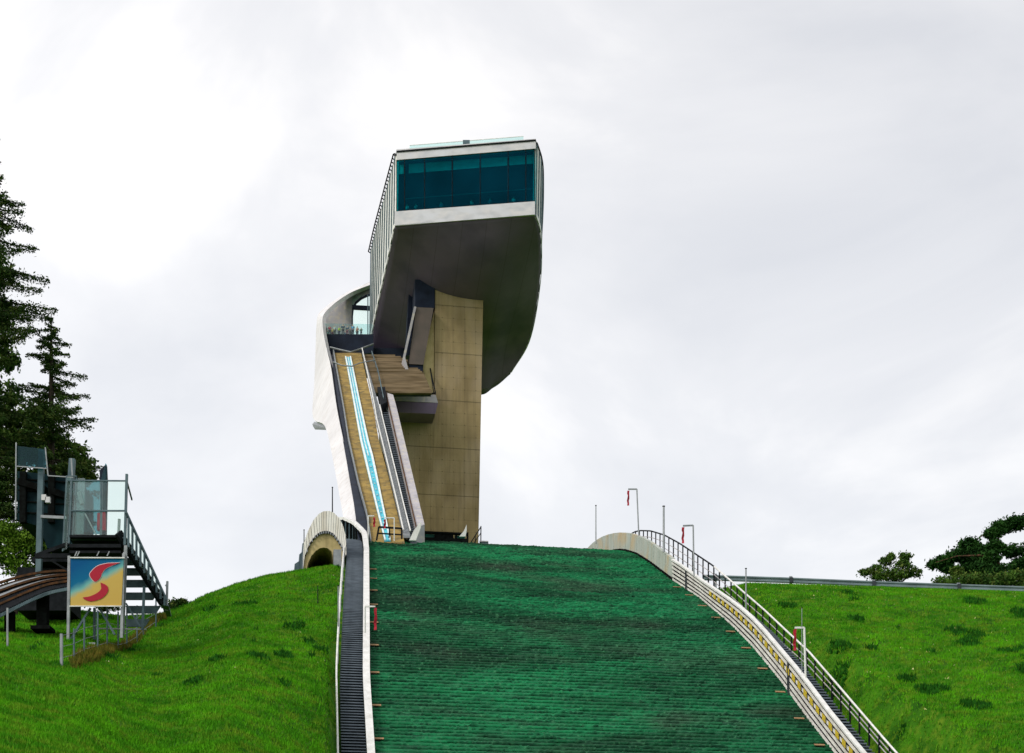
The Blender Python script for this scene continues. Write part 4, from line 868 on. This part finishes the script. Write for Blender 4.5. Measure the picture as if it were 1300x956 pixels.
b = MB(); pb(b, (89, 708), (158, 708.3), 1.5, YS - .5); pb(b, (88, 769.6), (155, 769.6), 1.3, YS - .5); b.build('frame', M['white_paint'], sg)
b = MB(); pb(b, (157.3, 703), (154.3, 810), 3.4, YS - .3); b.build('post', M['steel'], sg)
S1 = [(152.5, 714.5), (138, 715), (124, 718.5), (115.5, 726), (114, 730.5), (117, 735.5), (121, 738.5), (125.5, 735.5), (128, 732), (129.5, 727.5), (134, 722), (142, 718)]
S2 = [(127.5, 739.5), (133, 741.5), (137, 745.5), (136.5, 752), (130, 759), (121, 762.5), (113, 763.2), (105, 758.8), (114, 757), (123.5, 752.5), (128.5, 747)]
def smoothpoly(q, k=4):
    pts = [Vector((x, y, 0)) for x, y in q]; n = len(pts); out = []
    for i in range(n):
        p0, p1, p2, p3 = pts[i - 1], pts[i], pts[(i + 1) % n], pts[(i + 2) % n]
        if (i == 0) or i == n - 1: out.append(p1); continue
        for j in range(k):
            u = j / k; out.append(.5 * ((2 * p1) + (p2 - p0) * u + (2 * p0 - 5 * p1 + 4 * p2 - p3) * u * u + (3 * p1 - p0 - 3 * p2 + p3) * u ** 3))
    return [(p.x, p.y) for p in out]
M['ribbon_red'] = mat('banner red', (.40, .002, .025), (.36, .002, .02), .6, scale=1)
M['ribbon_edge'] = mat('banner outline', (.75, .6, .6), None, .6)
for q in (S1, S2):
    q = smoothpoly(q); cx_ = sum(p[0] for p in q) / len(q); cy_ = sum(p[1] for p in q) / len(q)
    e2 = []
    for i in range(len(q)):
        a_, c_ = q[i - 1], q[(i + 1) % len(q)]; d = Vector((c_[0] - a_[0], c_[1] - a_[1])); d.normalize(); e2.append((q[i][0] - d.y * .7, q[i][1] + d.x * .7))
    e3 = [(2 * q[i][0] - e2[i][0], 2 * q[i][1] - e2[i][1]) for i in range(len(q))]
    area = sum(q[i - 1][0] * q[i][1] - q[i][0] * q[i - 1][1] for i in range(len(q)))
    big = e2 if area < 0 else e3
    if q[0][0] > 150: 
        b = MB(); b.prism([P(x, y, YS - .47) for x, y in big], (0, .02, 0)); b.build('ribbon_outline', M['ribbon_edge'], bn)
    b = MB(); b.prism([P(x, y, YS - .49) for x, y in q], (0, .018, 0)); b.build('ribbon', M['ribbon_red'], bn)

# dark glazed block behind
YK = 128.0
dkb = thing('machine_house', 'dark teal glazed lift machine house standing behind the station', 'building', P(60, 730, YK))
b = MB(); b.prism([P(22, 598, YK), P(98, 606, YK), P(98, 694, YK), P(60, 696, YK), P(50, 668, YK), P(22, 660, YK)], (0, 5, 0)); b.build('body', mat('dark teal cladding', (.008, .024, .030), (.004, .013, .018), .45, scale=.6, c3=(.012, .04, .05), scale3=.4, spec=.03), dkb)
b = MB()
for y in (608, 622, 636, 650): b.bar(P(23, y, YK - .1), P(97, y + 5, YK - .1), .1)
for x in (30, 66): b.bar(P(x, 600, YK - .15), P(x - .5, 664, YK - .15), .5)
b.bar(P(24, 612, YK - .25), P(58, 622, YK - .25), .5); b.bar(P(66, 624, YK - .25), P(97, 634, YK - .25), .5); b.build('ribbing', M['black'], dkb)
b = MB(); b.bar(P(53, 572, YK - 2), P(49, 735, YK - 2), .42); b.build('mast', M['steel_teal'], dkb)
b = MB(); b.bar(P(92, 583, YK - 1), P(90, 612, YK - 1), .45); b.build('mast', M['steel_teal'], dkb)
for a_, c_, wd in (((20.5, 562), (20, 660), .09), ((57.5, 568), (61, 604), .08), ((90.5, 582), (92, 607), .1)):
    b = MB(); b.bar(P(*a_, YK - 2.5), P(*c_, YK - 2.5), wd); b.build('screen_post', M['steel'], dkb)
b = MB(); b.bar(P(21, 592, YK - 2.5), P(60, 595, YK - 2.5), .08); b.bar(P(61, 604, YK - 2.5), P(92, 606, YK - 2.5), .08); b.bar(P(52, 656, YK - 2.2), P(84, 657.5, YK - 2.2), .22); b.build('screen_rail', M['steel'], dkb)
b = MB(); b.prism([P(21, 566, YK - 2.4), P(58, 570, YK - 2.4), P(60, 595, YK - 2.4), P(21, 592, YK - 2.4)], (0, .04, 0)); b.build('screen_pane', M['glass_dark'], dkb)
for x, y in ((56, 632), (61, 635)):
    b = MB(); b.box(P(x, y, YK - 2.6), .36, .3, .45); b.build('floodlight', M['fascia'], dkb)
b = MB(); b.prism([P(40, 707, YK - 1), P(90, 707, YK - 1), P(90, 713, YK - 1), P(40, 713, YK - 1)], (0, 4, 0)); b.build('base_beam', M['dark'], dkb)
b = MB(); b.prism([P(22, 720, YK), P(90, 722, YK), P(90, 775, YK), P(22, 775, YK)], (0, 3, 0)); b.build('undercroft', M['dark'], dkb)
# track
tk = thing('lift_track', 'rusty curved rail track on dark piers running left from the station', 'track', P(40, 780, YS))
tl_ = [(-60, 757), (-30, 749), (0, 741), (20, 735), (45, 729.5), (65, 727), (92, 725.5)]; tb_ = [(-60, 800), (-30, 790), (0, 778), (20, 768), (45, 756), (65, 748.5), (92, 743)]
tlc = [(v.x, v.y) for v in cat([(x, y, 0) for x, y in tl_], 4)]; tbc = [(v.x, v.y) for v in cat([(x, y, 0) for x, y in tb_], 4)]
ml = lambda u: [(a[0] + (c_[0] - a[0]) * u, a[1] + (c_[1] - a[1]) * u) for a, c_ in zip(tlc, tbc)]
yv = lambda u: YS + 4.5 - 4.2 * u
def trk(u, dz=0): return [P(x, y, yv(u)) + Vector((0, 0, dz)) for x, y in ml(u)]
for u in (.0, .28, .52, .74):
    b = MB(); b.strip([p + Vector((0, -.09, 0)) for p in trk(u)], [p + Vector((0, .09, 0)) for p in trk(u)], (0, 0, .16)); b.build('rail', M['rust'], tk)
b = MB(); b.strip(trk(.12, -.05), trk(.24, -.05), (0, 0, .06)); b.strip(trk(.36, -.05), trk(.46, -.05), (0, 0, .06)); b.build('walkway', M['steel'], tk)
b = MB(); b.strip([p + Vector((0, 0, -.1)) for p in trk(.74)], [p + Vector((0, .1, 0)) for p in trk(1.0, -.15)], (0, .25, 0)); b.build('girder', M['rust'], tk)
b = MB(); b.strip([p + Vector((0, 0, -.1)) for p in trk(0)], [p + Vector((0, 0, -.7)) for p in trk(0)], (0, .2, 0)); b.build('girder', M['rust'], tk)
pts0, pts1 = trk(.02, -.22), trk(.98, -.1); b = MB()
for i in range(0, len(pts0) - 1):
    for u in (0, .5): b.bar(pts0[i].lerp(pts0[i + 1], u), pts1[i].lerp(pts1[i + 1], u), .2, .14)
b.build('sleepers', M['dark'], tk)
b = MB()
for i in range(len(tbc) * 3 - 3):
    j, u = divmod(i, 3)
    if j < len(tbc) - 1: p = trk(1.0, -.2)[j].lerp(trk(1.0, -.2)[j + 1], u / 3); b.box(p, .13, .1, .22)
b.build('flange_clips', M['steel_teal'], tk)
for x, y0, y1, wd in ((12.5, 776, 826, .62), (54.5, 752, 800, .72)):
    b = MB(); b.bar(P(x, y0, YS + 1.6), P(x, y1 + 2, YS + 1.6), wd); b.build('pier', M['black'], tk)
    b = MB(); b.box(P(x, y1 - 1, YS + 1.6), wd * 1.9, wd * 1.9, .25); b.build('pier_foot', M['black'], tk)
# wire fence below the station
fe = thing('wire_fence', 'slim wire fence climbing the meadow beneath the lift station', 'fence', P(110, 830, 102))
fps = [(78, 812, 867, 98), (94, 798, 850, 101), (107, 785, 838, 104), (124, 775, 828, 107.5), (136, 772, 818, 111), (150, 768, 812, 114), (161, 760, 806, 118), (174, 754, 800, 122), (182, 746, 798, 125), (198, 742, 786, 130)]
for x, y0, y1, Y in fps:
    zg = float(terrain((x - 650) / F * Y, Y)); tp = P(x, y0, Y); tp.z = max(zg + 2.0, min(tp.z, zg + 2.9)); b = MB(); b.tube([Vector((tp.x, Y, zg - .3)), tp], .06 if x > 80 else .1, 6); b.build('post', M['steel_teal'] if x > 80 else M['steel'], fe)
b = MB()
for dz in (.5, 1.2, 1.9):
    b.tube([Vector(((x - 650) / F * Y, Y, float(terrain((x - 650) / F * Y, Y)) + dz)) for x, y0, y1, Y in fps], .016, 4)
b.build('wire', M['steel'], fe)
o = thing('fence_post', 'lone thin post in the grass at the lower left edge', 'post', P(9, 865, 100)); Yq = 103.
zg = float(terrain((9.5 - 650) / F * Yq, Yq)); b = MB(); b.tube([Vector(((9.5 - 650) / F * Yq, Yq, zg - .2)), Vector(((9.5 - 650) / F * Yq, Yq, zg + 2.6))], .07, 6); b.build('shaft', M['steel'], o)
o = thing('fence_post', 'thin post with small bracket at the end of the station stair', 'post', P(211.5, 770, 114)); b = MB(); b.tube([P(211.5, 775, 114), P(212.5, 738, 114)], .09, 6); b.bar(P(212.3, 742, 114), P(210, 744, 114), .1); b.build('shaft', M['steel'], o)

# ------------------------------------------------------------------ vegetation
def leafcloud(P0, size, flat=.5, jitter=0):
    """one small bent quad per point"""
    n = len(P0); s = size * RNG.uniform(.6, 1.3, n)
    a = RNG.normal(size=(n, 3)); a[:, 2] *= flat; a /= np.linalg.norm(a, axis=1)[:, None]
    c_ = RNG.normal(size=(n, 3)); c_ -= (c_ * a).sum(1)[:, None] * a; c_ /= np.linalg.norm(c_, axis=1)[:, None]
    V = np.stack([P0 - a * s[:, None], P0 - c_ * s[:, None] * .45, P0 + a * s[:, None], P0 + c_ * s[:, None] * .45], 1).reshape(-1, 3)
    return V, np.arange(4 * n).reshape(-1, 4)
def spruce(px, ytop, ybase, Y, label, reach, seed, dens_=1.0, sparse_top=True, nbr=(5, 9), zlo=.12):
    rg = np.random.default_rng(seed); base = P(px, ybase, Y); top = P(px, ytop, Y); Hh = top.z - base.z
    o = thing('spruce_tree', label, 'conifer', base)
    b = MB(); b.tube([base + Vector((0, 0, -1.5)), base.lerp(top, .5), base.lerp(top, .85), top], .42, 9, .03); br = b; pts = []; z = zlo * Hh
    while z < Hh * .985:
        u = z / Hh; nb_ = rg.integers(*nbr); rad = reach(u)
        for k in range(nb_):
            az = rg.uniform(0, 2 * np.pi); Lb = rad * rg.uniform(.45, 1.12) ; zz = z + rg.uniform(-.25, .25); droop = rg.uniform(-.05, .22) + (.15 if u < .5 else -.05)
            n = max(5, int(Lb * 13)); prev = None
            d = np.array([math.cos(az), math.sin(az)])
            tt = np.linspace(.12 if u > .6 else .2, 1, n)
            line = np.stack([base.x + d[0] * Lb * tt, base.y + d[1] * Lb * tt, base.z + zz - droop * Lb * tt + .22 * Lb * tt ** 3 * (droop + .2)], 1)
            br.tube([Vector((base.x, base.y, base.z + zz)), Vector(line[n // 2]), Vector(line[-1])], .05 + .012 * Lb, 4, .012)
            m = max(1, int(9 * dens_)); 
            wd = .07 + .20 * Lb * .36 * np.sin(np.pi * np.clip(tt * .85 + .1, 0, 1))
            for q in range(m):
                side_ = rg.normal(0, 1, n) * wd; dn = -np.abs(rg.normal(0, .10 + .03 * Lb, n)); al = rg.normal(0, .1, n)
                pts.append(line + np.stack([-d[1] * side_ + d[0] * al, d[0] * side_ + d[1] * al, dn + .05], 1))
        z += (.62 + .25 * (1 - u) if u > .45 else .45) * (1.0 if u < .75 else 1.0) * Hh / 22
    br.build('trunk', M['bark'], o, fix=False)
    V_, F_ = leafcloud(np.concatenate(pts), .13, .6); npobj('crown', V_, F_, M['needle'], o)
    return o
spruce(65, 397, 745, 140, 'slender spruce with bare looking pointed top behind the lift station', lambda u: 4.2 * min(1, (1 - u) * 2.5) ** .8 + .25, 3, .8, nbr=(4, 6))
spruce(-22, 158, 760, 138, 'tall dark spruce cut by the left edge of the picture', lambda u: (7.0 if u > .6 else 5.4) * min(1, (1 - u) * 2.8) ** .8 * (.88 + .12 * math.sin(u * 40)) + .3, 11, 1.0, zlo=.1)
def blob_tree(name, label, cat, base, trunk, limbs, clumps, m_leaf, m_bark, lsize, dens_, seed, crownname='crown'):
    rg = np.random.default_rng(seed); o = thing(name, label, cat, base)
    b = MB(); b.tube([base + Vector((0, 0, -1.0))] + trunk, .28, 8, .08); b.build('trunk', m_bark, o)
    b = MB()
    for l in limbs: b.tube(l, .13, 6, .03)
    if limbs: b.build('limbs', m_bark, o)
    pts = []
    for (c_, rx, ry, rz_) in clumps:
        n = int(dens_ * rx * ry * rz_ ** .5 + 20 * dens_ * .1)
        # twiggy sub clumps
        ns = max(5, int(n / 40)); sub = rg.normal(size=(ns, 3)); sub /= np.linalg.norm(sub, axis=1)[:, None]; sub *= rg.uniform(.45, 1.0, (ns, 1)) 
        for q in sub:
            k = rg.integers(14, 42); cc = np.array(c_) + q * np.array([rx, ry, rz_]); r_ = rg.uniform(.08, .22) * max(rx, rz_) ** .5
            pts.append(cc + rg.normal(size=(k, 3)) * np.array([r_ * 1.4, r_ * 1.4, r_]))
    V_, F_ = leafcloud(np.concatenate(pts), lsize, 1.0); npobj(crownname, V_, F_, m_leaf, o); return o
YP = 172.
def cl_(x, y, Y, wx, hz, wy=None): w_ = wx / F * Y; return (P(x, y, Y), w_, wy if wy else w_ * .8, hz / F * Y)
# pine at the far right
base = P(1272, 775, YP)
blob_tree('pine_tree', 'broad flat topped dark pine on the right skyline', 'pine', base, [P(1270, 735, YP), P(1266, 705, YP), P(1268, 680, YP), P(1290, 664, YP)],
    [[P(1268, 712, YP), P(1245, 705, YP - 1), P(1215, 706, YP - 1), P(1188, 714, YP - 1)], [P(1267, 690, YP), P(1250, 678, YP), P(1235, 689, YP)], [P(1268, 683, YP), P(1262, 672, YP)], [P(1270, 720, YP), P(1240, 722, YP)], [P(1268, 700, YP), P(1300, 700, YP)]],
    [cl_(1187, 716, YP, 9, 3.5), cl_(1200, 711, YP, 12, 4.5), cl_(1216, 705, YP, 14, 5), cl_(1203, 722, YP, 8, 4), cl_(1232, 708, YP, 14, 7), cl_(1230, 690, YP, 11, 6), cl_(1238, 697, YP, 12, 6), cl_(1252, 708, YP, 16, 11), cl_(1240, 724, YP, 22, 11), cl_(1262, 730, YP, 24, 11),
     cl_(1262, 694, YP, 10, 7), cl_(1262, 677, YP, 12, 5), cl_(1272, 669, YP, 13, 5), cl_(1288, 664, YP, 14, 6), cl_(1304, 664, YP, 14, 8), cl_(1283, 700, YP, 10, 8), cl_(1296, 718, YP, 14, 12), cl_(1308, 700, YP, 14, 10), cl_(1320, 690, YP, 16, 14), cl_(1330, 720, YP, 18, 16)],
    M['pine'], M['pinebark'], .20, 1000, 5)
YB2 = 178.
blob_tree('young_maple', 'small round leafy tree peeping over the guardrail', 'tree', P(1136, 780, YB2), [P(1136, 745, YB2), P(1137, 722, YB2)],
    [[P(1136, 745, YB2), P(1110, 726, YB2)], [P(1136, 745, YB2), P(1163, 725, YB2)], [P(1136, 740, YB2), P(1150, 712, YB2)]],
    [cl_(1099, 727, YB2, 8, 4), cl_(1112, 722, YB2, 8, 5), cl_(1125, 714, YB2, 9, 6), cl_(1132, 707, YB2, 6, 4), cl_(1150, 707, YB2, 7, 5), cl_(1147, 715, YB2, 8, 5), cl_(1118, 731, YB2, 16, 6), cl_(1145, 724, YB2, 16, 10), cl_(1161, 727, YB2, 9, 7), cl_(1128, 733, YB2, 22, 7)],
    M['leaf'], M['bark'], .16, 380, 8)
blob_tree('hedge_bush', 'leafy green bush behind the guardrail left of the pine', 'bush', P(1225, 780, 166), [P(1225, 750, 166)], [], [cl_(1205, 741, 166, 22, 7), cl_(1235, 738, 166, 22, 9), cl_(1262, 741, 166, 26, 9), cl_(1290, 738, 166, 24, 12), cl_(1214, 727, 166, 6, 9)], M['leaf'], M['bark'], .18, 700, 21)
blob_tree('hill_bush', 'small dark bush on the skyline right of the station stair', 'bush', P(226, 785, 158), [P(226, 768, 158)], [], [cl_(222, 769, 158, 9, 6), cl_(231, 766, 158, 6, 4)], M['leaf'], M['bark'], .16, 900, 22)
# broadleaf behind the machine house
YT = 146.
blob_tree('broadleaf_tree', 'dense dark broadleaf tree directly behind the dark machine house', 'tree', P(30, 790, YT), [P(32, 700, YT), P(30, 620, YT), P(34, 560, YT)],
    [[P(32, 660, YT), P(80, 600, YT)], [P(32, 640, YT), P(-10, 590, YT)], [P(30, 620, YT), P(70, 560, YT)]],
    [cl_(8, 540, YT, 26, 22), cl_(40, 530, YT, 24, 16), cl_(20, 570, YT, 34, 22), cl_(62, 558, YT, 26, 18), cl_(88, 575, YT, 24, 14), cl_(104, 590, YT, 16, 10), cl_(60, 590, YT, 30, 18), cl_(10, 610, YT, 30, 26), cl_(95, 605, YT, 16, 10), cl_(5, 500, YT, 22, 16), cl_(40, 620, YT, 30, 20), cl_(112, 604, YT, 9, 7), cl_(8, 455, YT, 18, 18), cl_(0, 410, YT, 16, 20), cl_(5, 350, YT, 10, 22)],
    M['leaf'], M['bark'], .24, 330, 9)
YL = 134.
blob_tree('bright_bush', 'bright yellow green bush at the left edge under the machine house', 'bush', P(20, 790, YL), [P(20, 735, YL)], [[P(20, 735, YL), P(40, 700, YL)]],
    [cl_(5, 672, YL, 20, 14), cl_(30, 690, YL, 22, 14), cl_(52, 700, YL, 14, 10), cl_(8, 700, YL, 26, 16), cl_(30, 718, YL, 30, 14), cl_(-15, 690, YL, 20, 24)], M['leaf_bright'], M['bark'], .17, 420, 12)
blob_tree('dark_bush', 'dark green bush in the shade under the lift track', 'bush', P(90, 790, 138), [P(90, 770, 138)], [], [cl_(60, 765, 138, 30, 12), cl_(100, 755, 138, 30, 14), cl_(20, 755, 138, 26, 12), cl_(140, 765, 138, 24, 10), cl_(-20, 755, 138, 26, 12)], M['leaf'], M['bark'], .2, 330, 13)
